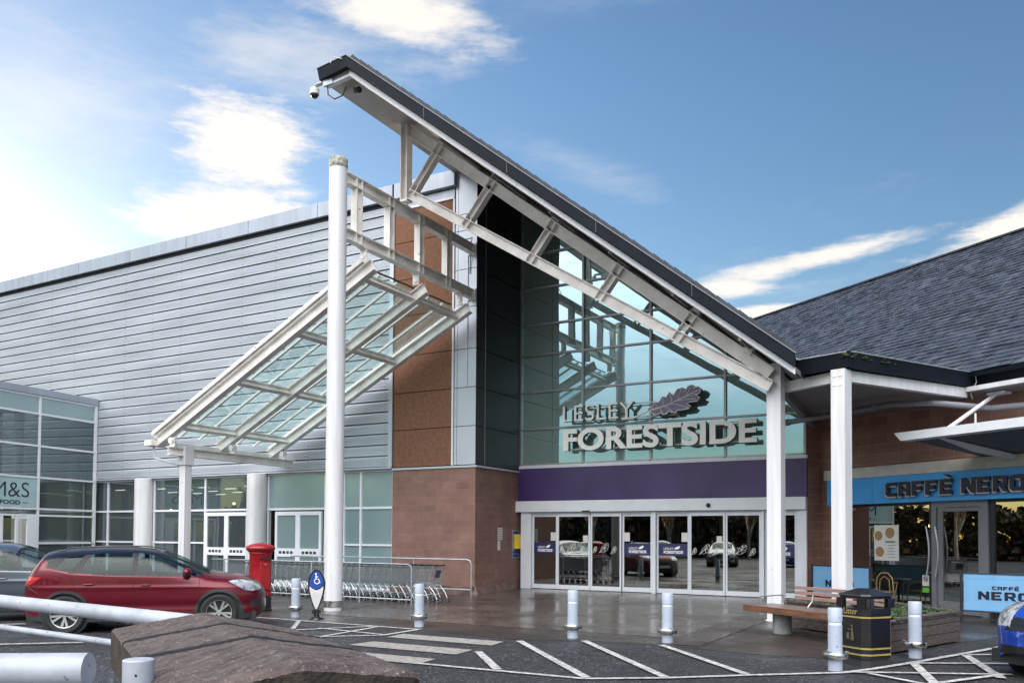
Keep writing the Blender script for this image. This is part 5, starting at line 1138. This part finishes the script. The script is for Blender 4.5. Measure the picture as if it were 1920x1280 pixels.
# ================================================================== FOREGROUND: capped wall and white rails
cp = thing('stone_capped_wall', 'rough brown sandstone coping on a low wall in the foreground', 'wall', (-2.6, 2.3, 0))
R0, R1 = Vector((-3.30, 2.82, 1.375)), Vector((-1.83, 1.96, 1.355))     # ridge, far and near end
Lb, Lf = Vector((-3.64, 2.58, 1.30)), Vector((-2.10, 1.66, 1.285)); Rb, Rf = Vector((-3.06, 3.2, 1.275)), Vector((-1.66, 2.33, 1.295))
def capseg(t0, t1):
    m_ = MB(); n = 40; k = 60; vs = []
    for i in range(n + 1):
        t_ = t0 + (t1 - t0) * i / n; l, r_, c_ = Lb.lerp(Lf, t_), Rb.lerp(Rf, t_), R0.lerp(R1, t_)
        for j in range(k + 1):
            f_ = j / k; p = l.lerp(c_, f_ * 2) if f_ < .5 else c_.lerp(r_, f_ * 2 - 1)
            zo = noise.fractal(p * 9, 1, 2, 5) * .0035 + noise.noise(Vector((p.x * 60, p.y * 60, 3))) * .0035 - max(0, noise.noise(Vector((p.x * 26, p.y * 26, 9))) - .35) * .012
            if f_ in (0, 1): zo -= .008
            if i in (0, n): zo -= .022
            if i in (1, n - 1): zo -= .009
            vs.append(p + Vector((0, 0, zo)))
    m_.mesh(vs, [(i * (k + 1) + j, i * (k + 1) + j + 1, (i + 1) * (k + 1) + j + 1, (i + 1) * (k + 1) + j) for i in range(n) for j in range(k)])
    # skirt
    rim = [i * (k + 1) for i in range(n + 1)] + [n * (k + 1) + j for j in range(1, k + 1)] + [i * (k + 1) + k for i in range(n - 1, -1, -1)] + list(range(k - 1, 0, -1))
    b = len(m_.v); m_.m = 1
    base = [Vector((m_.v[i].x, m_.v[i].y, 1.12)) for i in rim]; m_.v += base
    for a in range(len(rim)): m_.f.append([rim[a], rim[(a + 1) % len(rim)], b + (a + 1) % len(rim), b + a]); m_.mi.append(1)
    return m_
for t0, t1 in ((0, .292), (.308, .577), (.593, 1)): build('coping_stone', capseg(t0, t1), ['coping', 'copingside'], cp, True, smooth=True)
for t0, t1 in ((.2925, .3075), (.5775, .5925)): build('shaded_mortar_joint', shift(capseg(t0, t1), 0, 0, .004), ['groove', 'groove'], cp, True, smooth=True)  # mortar strips, coloured near black to paint in the shade of the recess
q = MB(); q.poly([Z(p, 0) for p in (Lb.lerp(Rb, .1), Lf.lerp(Rf, .1), Rf.lerp(Lf, .1), Rb.lerp(Lb, .1))], (0, 0, 1.12)); build('wall_body', q, 'sand', cp, True)
tr_ = thing('tube_rail', 'long worn white tube rail with green algae ending behind the brown stone', 'rail', (-6, 3.9, 0))
a, b = Vector((-9.5, 4.22, 1.205)), Vector((-4.3, 3.66, 1.195))
build('top_rail', MB().cyl(a, b, .052, n=24), 'rail', tr_, True, smooth=True)
a2, b2 = Vector((-9.5, 4.14, 1.0)), Vector((-4.6, 3.70, .995)); build('lower_rail', MB().cyl(a2, b2, .024, n=14), 'rail', tr_, True, smooth=True)
q = MB()
for k in range(70):
    f_ = random.gauss(.90, .04); p = a.lerp(b, f_); an = random.uniform(-1.9, -.9); q.sphere(p + Vector((0, -.05 * math.cos(an + 1.57) , .05 * math.sin(an))), random.uniform(.003, .008), 5)
build('algae', q, 'moss', tr_, True)
for f_ in (.0, .35): p = a.lerp(b, f_); build('post', MB().cyl((p.x, p.y, 0), (p.x, p.y, 1.2), .045, n=16), 'rail', tr_, True)
q = MB(); q.cyl((-3.9, .60, 1.335), (-2.345, 1.59, 1.342), .052, n=28); t_ = tag(build('tube_rail', q, 'rail', smooth=True), 'cut end of a thick white tube rail at the bottom left corner', 'rail')
build('post', MB().cyl((-3.2, 1.02, 0), (-3.2, 1.02, 1.33), .05, n=16), 'rail', t_)
sp_ = thing('rail_post', 'round white post with two bolt holes in front of the brown stone coping', 'post', (-2.37, 1.78, 0))
build('tube', MB().cyl((0, 0, 0), (0, 0, 1.35), .048, n=32), 'rail', sp_, smooth=True, bevel=.004)
q = MB(); q.cyl((.035, -.036, 1.305), (.026, -.027, 1.305), .004, n=8); q.cyl((.012, -.049, 1.275), (.01, -.035, 1.275), .0035, n=8); build('bolt_hole', q, 'dark_frame', sp_)

# ================================================================== CARS
def interp(P, x):
    if x <= P[0][0]: return P[0][1]
    for (a, b), (c_, d) in zip(P, P[1:]):
        if x <= c_:
            t = (x - a) / (c_ - a); return b + (d - b) * t
    return P[-1][1]
def smooth_interp(P, x, h=.05): return (interp(P, x - h) + 2 * interp(P, x) + interp(P, x + h)) / 4
def pin(x, z_, P):
    r = False
    for (a, b), (c_, d) in zip(P, P[1:] + P[:1]):
        if (b > z_) != (d > z_) and x < (c_ - a) * (z_ - b) / (d - b) + a: r = not r
    return r
def car(label, paint, sp, loc, rz, group=None):
    """lofted body: superellipse sections along the length; faces are sorted into panels, glass, lamps and trim"""
    root = thing('parked_car', label, 'car', loc, rz, group)
    L2, W2 = sp['L'] / 2, sp['W'] / 2; zt, zb = sp['top'], sp['bot']; belt = sp['belt']; wr = sp.get('wr', .33); ax = sp['axles']
    def hw(x): 
        r = abs(x) / (L2 + .012); return W2 * max(0, 1 - r ** sp.get('pl', 9)) ** (1 / 2.4)
    def side(x, z_):
        bz = interp(belt, x)
        if z_ < bz: t = z_ / bz; f_ = .935 + .065 * math.sin(min(1, t * 1.15) * math.pi / 2 * 1.05) - .018 * math.exp(-((z_ - .47) / .07) ** 2) + .010 * math.exp(-((z_ - .80) / .035) ** 2)
        else: f_ = .985 - (z_ - bz) * .36
        return f_
    xs = [-L2 + (2 * L2) * (.5 - .5 * math.cos(math.pi * i / 46)) for i in range(46)]; xs = sorted(set([round(-L2 + 2 * L2 * i / 340, 4) for i in range(341)] + [-L2 + .002, -L2 + .006, L2 - .002, L2 - .006]))
    n = 7.5; NA, NB, NC = 84, 22, 26
    grid = []
    for x in xs:
        a, b = smooth_interp(zt, x), smooth_interp(zb, x); row = []
        l1 = min((smooth_interp(belt, x) + .015 - b) / (a - b), .86); l2 = max(l1 + .01, min((smooth_interp(sp['wt'], x) - b) / (a - b), .955))
        for t in [l1 * i / NA for i in range(NA)] + [l1 + (l2 - l1) * i / NB for i in range(NB)] + [1 - (1 - l2) * (1 - math.sin(math.pi / 2 * i / NC)) for i in range(NC + 1)]:
            z_ = b + (a - b) * t; k = max(0, 1 - t ** n) ** (1 / 2.6); y = hw(x) * side(x, z_) * k
            if z_ > .3 and abs(x) < L2 - .3: pass
            row.append((x, y, z_))
        grid.append(row)
    def cls(x, y, z_, j):
        bz = interp(belt, x)
        for (xa, r) in ((ax[0], 0), (ax[1], 0)):
            d = math.hypot(x - xa, z_ - wr)
            if y > W2 * .55:
                if d < wr + .045: return None
                if d < wr + .095 and z_ < .95 and sp.get('clad', 1): return 'trim'
        if z_ < sp.get('sill', .30): return 'trim'
        if NA <= j < NA + NB:
            f_ = (j - NA) / NB
            inwin = False
            for wi, (x0, x1, x2, x3) in enumerate(sp['wx']):
                if x0 + (x1 - x0) * f_ < x < x2 + (x3 - x2) * f_: return ('side_window', wi)
            if -1.6 < x < .95 and y > W2 * .5 and z_ > bz: return ('pillar', 0 if x > -.6 else (1 if x > -1.25 else 2))
        for nm, P in sp['zones']:
            if pin(x, z_, P) and (y > W2 * .42): return nm
        for nm, (xa, xb, za, zc, ya, yb) in sp.get('front', []):
            if xa < x < xb and za < z_ < zc and ya < y < yb: return nm
        wx = sp['screen']
        if wx[0] < x < wx[1] and z_ > bz - .02 and y < W2 * (.70 - .0 * x): return 'windscreen' if wx[0] + .03 < x < wx[1] - .03 and y < W2 * .66 else 'roof'
        rx = sp['rear']
        if rx[0] < x < rx[1] and z_ > bz + .1 and y < W2 * .60: return 'rear_window'
        if z_ > bz + .01 and x < wx[1] - .12 and x > sp.get('roof_from', -9) and sp['black_top'](x, z_, bz): return 'roof'
        return 'body'
    out = {}; nt_ = len(grid[0])
    for sgn in (1, -1):
        for i in range(len(xs) - 1):
            for j in range(nt_ - 1):
                q = [grid[i][j], grid[i + 1][j], grid[i + 1][j + 1], grid[i][j + 1]]
                cx = sum(p[0] for p in q) / 4; cy_ = sum(p[1] for p in q) / 4; cz = sum(p[2] for p in q) / 4
                k = cls(cx, cy_, cz, j)
                if k is None: continue
                if k in ('headlight', 'tail_light', 'fog_light'): k = (k, sgn)
                elif isinstance(k, tuple): k = (k[0], sgn, k[1])
                o = out.setdefault(k, ({}, [], []))
                ids = []
                for di, dj in ((0, 0), (1, 0), (1, 1), (0, 1)):
                    key = (i + di, j + dj, sgn if grid[i + di][j + dj][1] > 1e-4 else 0)
                    if key not in o[0]: o[0][key] = len(o[1]); p = grid[i + di][j + dj]; o[1].append((p[0], p[1] * sgn, p[2]))
                    ids.append(o[0][key])
                if len(set(ids)) >= 3: o[2].append([q2 for w_, q2 in enumerate(ids) if q2 not in ids[:w_]])
    for i, x_ in ((0, -1), (len(xs) - 1, 1)):      # close the nose and the tail
        for j in range(nt_ - 1):
            p, q = grid[i][j], grid[i][j + 1]; cz = (p[2] + q[2]) / 2; k = 'body'
            if x_ > 0:
                for nm, (xa, xb, za, zc, ya, yb) in sp.get('front', []):
                    if za < cz < zc: k = nm
            if cz < sp.get('sill', .3): k = 'trim'
            o = out.setdefault(k, ({}, [], [])); b_ = len(o[1]); o[1].extend([p, q, (q[0], -q[1], q[2]), (p[0], -p[1], p[2])]); o[2].append([b_, b_ + 1, b_ + 2, b_ + 3])
    MT = {'body': paint, 'roof': sp.get('roofm', 'gloss_roof'), 'trim': 'plastic', 'side_window': 'carglass', 'windscreen': 'carglass', 'rear_window': 'carglass', 'headlight': 'lens', 'tail_light': 'tail', 'grille': 'grille', 'pillar': 'gasket', 'fog_light': 'lens'}
    for k, (_, vs, fs) in out.items():
        if isinstance(k, tuple): k = k[0]
        me = bpy.data.meshes.new(k); me.from_pydata(vs, [], fs); me.materials.append(M[MT[k]] if isinstance(MT[k], str) else MT[k]); bm = bmesh.new(); bm.from_mesh(me); bmesh.ops.recalc_face_normals(bm, faces=bm.faces); bm.to_mesh(me); bm.free()
        me.polygons.foreach_set('use_smooth', [True] * len(me.polygons)); o = bpy.data.objects.new(k, me); COL.objects.link(o); o.parent = root
    # underbody and wheel housings
    q = MB(); q.box(-L2 + .15, L2 - .15, -W2 * .8, W2 * .8, .17, .34)
    for xa in ax:
        q.cyl((xa, -W2 * .90, wr), (xa, -W2 * .5, wr), wr + .06, n=28); q.cyl((xa, W2 * .5, wr), (xa, W2 * .90, wr), wr + .06, n=28)
    build('underbody', q, 'gasket', root)
    # seats and wheel inside
    q = MB()
    for x in (-.72, .12):
        for y in (-.37, .37): q.poly([(x - .22, y - .23, .45), (x + .28, y - .23, .45), (x + .28, y - .23, .60), (x - .02, y - .23, .62), (x - .22, y - .23, 1.16), (x - .34, y - .23, 1.16)], (0, .46, 0)); q.box(x - .34, x - .26, y - .12, y + .12, 1.17, 1.30)
    q.tube([(.62, .37 + .18 * math.cos(a), .98 + .18 * math.sin(a)) for a in [k * math.pi / 8 for k in range(16)]], .016, 6, True)
    q.box(.68, 1.05, -W2 * .75, W2 * .75, .6, .93); build('seat', q, 'plastic', root)
    # wheels
    for xa in ax:
        for s_ in (-1, 1):
            R_ = Matrix.Rotation(rad(-90) * s_, 3, 'X'); yo = s_ * (W2 - .11)
            tw = MB().lathe([(wr * .60, -.06), (wr * .68, .07), (wr * .72, .095), (wr * .90, .105), (wr * .985, .085), (wr, .05), (wr, -.09), (wr * .6, -.1)], (xa, yo, wr), 40, R_ if s_ < 0 else R_)
            # lathe axis Z -> maps to +-Y; make +Z point outwards
            tyre = build('wheel', tw, 'rubber', root, smooth=True)
            rm = MB(); outw = s_
            def rp(r, a, h): return (xa + r * math.cos(a), yo + outw * h, wr + r * math.sin(a))
            RR = wr * .69
            prof = [(RR, .098), (RR * .95, .094), (RR * .93, .03), (RR * .9, -.02)]
            nn2 = 40; vs = [rp(r, 2 * math.pi * k / nn2, h) for r, h in prof for k in range(nn2)]
            rm.mesh(vs, [(i * nn2 + k, i * nn2 + (k + 1) % nn2, (i + 1) * nn2 + (k + 1) % nn2, (i + 1) * nn2 + k) for i in range(3) for k in range(nn2)])
            for k in range(5):
                for da in (-.21, .21):
                    a = 2 * math.pi * k / 5 + .3 * s_; w0, w1 = .014, .022; a2 = a + da
                    p0, p1 = Vector(rp(RR * .18, a, .07)), Vector(rp(RR * .96, a2, .082)); t_ = Vector((-math.sin(a2), 0, math.cos(a2)))
                    rm.poly([p0 - t_ * w0, p0 + t_ * w0, p1 + t_ * w1, p1 - t_ * w1], (0, -outw * .02, 0))
            c0, c1 = rp(0, 0, .05), rp(0, 0, .082); rm.cyl(c0, c1, RR * .21, n=20)
            rim = build('rim', rm, 'alloy', tyre)
            build('brake_disc', MB().cyl(rp(0, 0, -.01), rp(0, 0, .02), RR * .62, n=28), 'galv', tyre)
    def yat(x, z_):
        a, b = smooth_interp(zt, x), smooth_interp(zb, x); t = max(0, min(1, (z_ - b) / (a - b))); return hw(x) * side(x, z_) * max(0, 1 - t ** n) ** (1 / 2.6)
    # panel gaps, handles, mirrors
    q = MB()
    for s_ in (-1, 1):
        for ln in sp['gaps']:
            pts = []
            for (x0, z0), (x1, z1) in zip(ln, ln[1:]):
                for k in range(8): x, z_ = x0 + (x1 - x0) * k / 8, z0 + (z1 - z0) * k / 8; pts.append((x, s_ * (yat(x, z_) + .0005), z_))
            x, z_ = ln[-1]; pts.append((x, s_ * (yat(x, z_) + .0005), z_)); q.tube(pts, .0042, 4)
    build('panel_gap', q, 'gasket', root)
    for s_ in (-1, 1):
        for x, z_ in sp['handles']:
            q = MB(); y = yat(x, z_); q.sphere((x, s_ * (y + .012), z_), .03, 12, (3.2, .7, .62)); build('door_handle', q, paint, root, smooth=True)
            q = MB(); q.sphere((x, s_ * (y - .004), z_ - .012), .03, 10, (2.9, .35, 1.0)); build('handle_recess', q, 'gasket', root, smooth=True)
        x, z_ = sp['mirror']; y = yat(x, z_)
        q = MB(); q.sphere((x, s_ * (y + .13), z_ + .05), .1, 16, (.75, 1.1, .78)); mi_ = build('mirror', q, paint, root, smooth=True)
        q = MB(); q.sphere((x - .012, s_ * (y + .13), z_ + .02), .1, 12, (.7, 1.0, .72)); q.beam((x + .02, s_ * (y - .02), z_ - .03), (x, s_ * (y + .09), z_ + .0), .08, .03); build('mirror_base', q, 'gasket', mi_, smooth=True)
    if sp.get('rails'):
        for s_ in (-1, 1): build('roof_rail', MB().tube([(x, s_ * W2 * .70, smooth_interp(zt, x) - .022 + (.03 if -1.3 < x < .2 else -.012)) for x in [-1.45 + k * .1 for k in range(19)]], .013, 6), 'gloss_roof', root, smooth=True)
    if sp.get('aerial'): build('aerial', MB().tube([(-1.0, 0, 1.55), (-1.27, 0, 1.80)], [.007, .004], 6), 'gasket', root)
    for s_ in () if sp.get('noplate') else (-1, 1): build('number_plate', MB().box(*sorted((s_ * (L2 - .03), s_ * (L2 + .008))), -.26, .26, .40, .51), 'paper' if s_ > 0 else 'yellow', root)
    return root
M['gloss_roof'] = mat('gloss_black_roof', (.008, .010, .016), .22, var=.1, spec=.35, coat=.15)
M['grille'] = mat('grille_black', (.01, .01, .012), .35, var=.3, vscale=40, bump=.15, bscale=90)
M['red'] = mat('metallic_red', (.115, .001, .011), .3, metal=.3, var=.05, spec=.3, coat=.5)
M['bluecar'] = mat('metallic_blue', (.012, .06, .42), .25, metal=.35, var=.06, coat=1.0)
M['greycar'] = mat('metallic_slate_grey', (.075, .095, .125), .26, metal=.45, var=.05, coat=1.0)
M['silvercar'] = mat('metallic_silver', (.36, .38, .40), .26, metal=.5, var=.05, coat=1.0)
ARONA = dict(L=4.14, W=1.78, wr=.33, axles=(-1.285, 1.27), pl=8,
    top=[(-2.07, .62), (-2.06, .86), (-2.02, .98), (-1.96, 1.07), (-1.86, 1.22), (-1.76, 1.36), (-1.70, 1.43), (-1.55, 1.465), (-1.2, 1.495), (-.7, 1.515), (-.2, 1.51), (.1, 1.48), (.35, 1.415), (.75, 1.235), (1.08, 1.075), (1.22, 1.035), (1.5, 1.01), (1.75, .955), (1.93, .86), (2.03, .74), (2.07, .60)],
    bot=[(-2.07, .40), (-1.95, .26), (-1.6, .2), (1.6, .2), (1.95, .22), (2.07, .34)],
    belt=[(-2.07, 1.12), (-1.55, 1.13), (-1.2, 1.045), (-.5, 1.005), (.4, .985), (1.0, .975), (2.07, .9)],
    wt=[(-2.07, 1.15), (-1.55, 1.27), (-1.3, 1.33), (-1.0, 1.375), (-.7, 1.40), (-.1, 1.405), (.12, 1.37), (.42, 1.25), (.80, 1.055), (.92, 1.005), (2.07, .95)],
    wx=[(-.13, -.13, .86, .86), (-1.06, -.90, -.22, -.22), (-1.50, -1.30, -1.20, -1.02)],
    zones=[('headlight', [(1.42, .90), (1.60, .925), (1.86, .885), (2.03, .80), (2.02, .735), (1.85, .71), (1.72, .73)]), ('tail_light', [(-2.07, .97), (-1.98, 1.0), (-1.68, .985), (-1.80, .90), (-1.90, .845), (-2.07, .83)]),
           ('trim', [(1.80, .52), (1.98, .58), (2.0, .42), (1.84, .40)])],
    front=[('grille', (1.9, 2.2, .55, .76, 0, .48)), ('grille', (1.9, 2.2, .28, .46, 0, .55))],
    screen=(.22, 1.10), rear=(-1.98, -1.74), black_top=lambda x, z_, bz: x > -1.62 or z_ > 1.28 + (-1.62 - x) * .2, gaps=[[(-.18, 1.0), (-.18, .5), (-.2, .33)], [(.92, 1.0), (.93, .6), (.86, .34)], [(-1.22, 1.06), (-1.16, .86), (-.98, .62), (-.86, .45), (-.84, .34)], [(-.84, .34), (.86, .335)], [(1.15, 1.0), (1.42, .915)], [(-1.9, .80), (-1.72, .70)]],
    handles=[(-.90, .86), (.02, .84)], mirror=(.72, 1.02), rails=1, aerial=1, sill=.31)
CUT = {}
cen = Vector((-14.037 - 12.238, 9.066 + 10.857, 0)) / 2; ha = math.atan2(1.791, 1.799); hd_ = Vector((math.cos(ha), math.sin(ha), 0)); lf_ = Vector((-hd_.y, hd_.x, 0))
rc = cen + lf_ * .83
redcar = car('red compact crossover with black roof parked behind the white tube rail', 'red', ARONA, tuple(rc), ha)
SALOON = dict(ARONA); SALOON.update(L=4.6, W=1.84, axles=(-1.38, 1.42), wr=.335, pl=8,
    top=[(-2.3, .62), (-2.27, .95), (-2.1, 1.12), (-1.9, 1.3), (-1.6, 1.48), (-1.1, 1.56), (-.5, 1.58), (0, 1.55), (.3, 1.46), (.8, 1.22), (1.12, 1.06), (1.3, 1.02), (1.7, .96), (2.05, .86), (2.23, .72), (2.3, .55)],
    bot=[(-2.3, .40), (-2.1, .26), (-1.7, .2), (1.7, .2), (2.1, .22), (2.3, .34)], belt=[(-2.3, 1.1), (-1.2, 1.03), (.4, .985), (1.1, .97), (2.3, .9)],
    zones=[('headlight', [(1.60, .88), (1.95, .86), (2.25, .77), (2.22, .70), (1.9, .70)]), ('tail_light', [(-2.3, .98), (-1.95, .97), (-2.05, .86), (-2.3, .84)])],
    front=[('grille', (2.1, 2.4, .48, .74, 0, .5))], screen=(.18, 1.14), rear=(-2.2, -1.72), black_top=lambda x, z_, bz: False, clad=0, gaps=[[(-.14, 1.0), (-.14, .34)], [(.95, 1.0), (.96, .6), (.9, .34)], [(1.15, 1.0), (1.6, .89)]], handles=[(-.92, .87), (.0, .85)], mirror=(.76, 1.0), rails=0, aerial=0, sill=.28)
gc = rc + lf_ * 2.55 - hd_ * 2.95
greycar = car('dark grey car at the left edge, parked behind the red car', 'greycar', SALOON, tuple(gc), ha)
HR = dict(ARONA); HR.update(L=4.3, W=1.79, axles=(-1.3, 1.28), pl=7,
    zones=[('headlight', [(1.45, .93), (1.80, .95), (2.02, .86), (2.13, .74), (2.13, .66), (1.98, .64), (1.80, .76)])],
    top=[(-2.15, .62), (-2.1, .95), (-2.0, 1.12), (-1.85, 1.35), (-1.6, 1.52), (-1.1, 1.58), (-.5, 1.6), (0, 1.57), (.3, 1.48), (.75, 1.27), (1.08, 1.1), (1.3, 1.05), (1.6, 1.01), (1.85, .94), (2.05, .80), (2.12, .68), (2.15, .56)], bot=[(-2.15, .40), (-1.95, .26), (-1.6, .2), (1.6, .2), (1.98, .22), (2.15, .34)],
    front=[('grille', (1.95, 2.3, .60, .77, 0, .45)), ('grille', (1.95, 2.3, .30, .42, 0, .55))], noplate=1, sill=.24, black_top=lambda x, z_, bz: False, clad=0, screen=(.22, 1.10))
hb_ = rad(-130); bh = Vector((math.cos(hb_), math.sin(hb_), 0)); br_ = Vector((bh.y, -bh.x, 0))
fc = Vector((-.02, 12.72, 0)) - bh * 2.05 - br_ * .80
bluecar = car('bright blue car nosing in at the right edge beside the planter', 'bluecar', HR, tuple(fc), hb_)
# cars across the lane behind the camera, seen mirrored in the glass
def repaint(root, m):
    for ch_ in root.children:
        if ch_.type == 'MESH' and ch_.name.split('.')[0] in ('body', 'door_handle', 'mirror', 'roof'):
            ch_.data = ch_.data.copy(); ch_.data.materials[0] = M[m]
for i, (x, y, rz_, src, m, lb) in enumerate([(-24.5, 3.5, 1.2, greycar, 'silvercar', 'silver car reflected in the dark cafe window'), (-27.3, 6.0, 1.2, redcar, 'greycar', 'grey crossover reflected beside the silver car'), (-21.0, .5, 1.25, redcar, 'silvercar', 'silver crossover reflected low in the entrance doors'),
        (-17.6, -2.6, 1.3, greycar, 'greycar', 'dark saloon reflected in the middle entrance doors'), (-14.2, -4.6, 1.35, redcar, 'silvercar', 'pale crossover reflected in the right entrance doors'), (-10.8, -6.6, 1.4, greycar, 'bluecar', 'blue saloon reflected at the right end of the doors')]):
    c_ = dup(src, (x, y, 0), rz_, lb, 'cars parked across the lane'); repaint(c_, m)

# ================================================================== TREES BEHIND THE CAMERA (seen only as reflections)
def bare_tree(seed, h):
    random.seed(seed); tr2 = MB(); tw = MB()
    def grow(mb_, p, d, l, r, lev):
        q_ = p + d * l; pts = [p, p.lerp(q_, .5) + Vector((random.uniform(-.06, .06), random.uniform(-.06, .06), 0)) * l, q_]
        (tr2 if lev < 2 else tw).tube(pts, [r, r * .85, r * .7], 6 if lev < 2 else 4)
        if lev >= 5: return
        for k in range(3 if lev else 5):
            a = random.uniform(0, 6.28); sp2 = random.uniform(.35, .75); v = Vector((math.cos(a) * sp2, math.sin(a) * sp2, 1 if lev < 3 else random.uniform(.2, 1))).normalized()
            nd = (d * .55 + v * .65).normalized(); grow(mb_, p.lerp(q_, random.uniform(.55, 1)), nd, l * random.uniform(.55, .8), r * .6, lev + 1)
    grow(None, Vector((0, 0, 0)), Vector((0, 0, 1)), h * .30, h * .022, 0)
    return tr2, tw
protos = []
spots = [(-44, 8), (-40, 1), (-37, -6), (-33, -12), (-28, -16), (-23, -20), (-17, -23), (-11, -25), (-5, -27), (2, -28), (-50, 14), (-47, -2)]
for i, (x, y) in enumerate(spots):
    lb = 'bare winter tree behind the car park, mirrored in the shop windows'
    if i < 3:
        a, b = bare_tree(20 + i, 8.0); t_ = thing('bare_tree', lb, 'tree', (x, y, 0), i, 'bare trees across the car park'); build('trunk', a, 'bark', t_); build('crown', b, 'twig', t_); protos.append(t_)
    else: dup(protos[i % 3], (x, y, 0), i * 1.3)
random.seed(3)
q = MB()
for k in range(24000):
    t_ = random.random(); x = -64 + 72 * t_; y = 20 - 56 * t_ ** .75 + random.uniform(-1.5, 1.5) - 8; z_ = random.uniform(0, 1) * (4.2 + 1.6 * noise.noise(Vector((x * .2, y * .2, 0)))); s_ = random.uniform(.16, .42); q.m = 0 if random.random() < .5 else 1; v = Vector((random.uniform(-1, 1), random.uniform(-1, 1), random.uniform(-1, 1))).normalized(); w_ = v.orthogonal().normalized(); u2 = v.cross(w_); p = Vector((x, y, z_))
    q.mesh([p - w_ * s_, p + u2 * s_, p + w_ * s_, p - u2 * s_], [(0, 1, 2, 3)])
tag(build('undergrowth', q, ['hedge', mat('russet_leaves', (.20, .11, .05), .8, var=.5, vscale=2)]), 'dark hedge along the far side of the car park', 'hedge', kind='stuff')
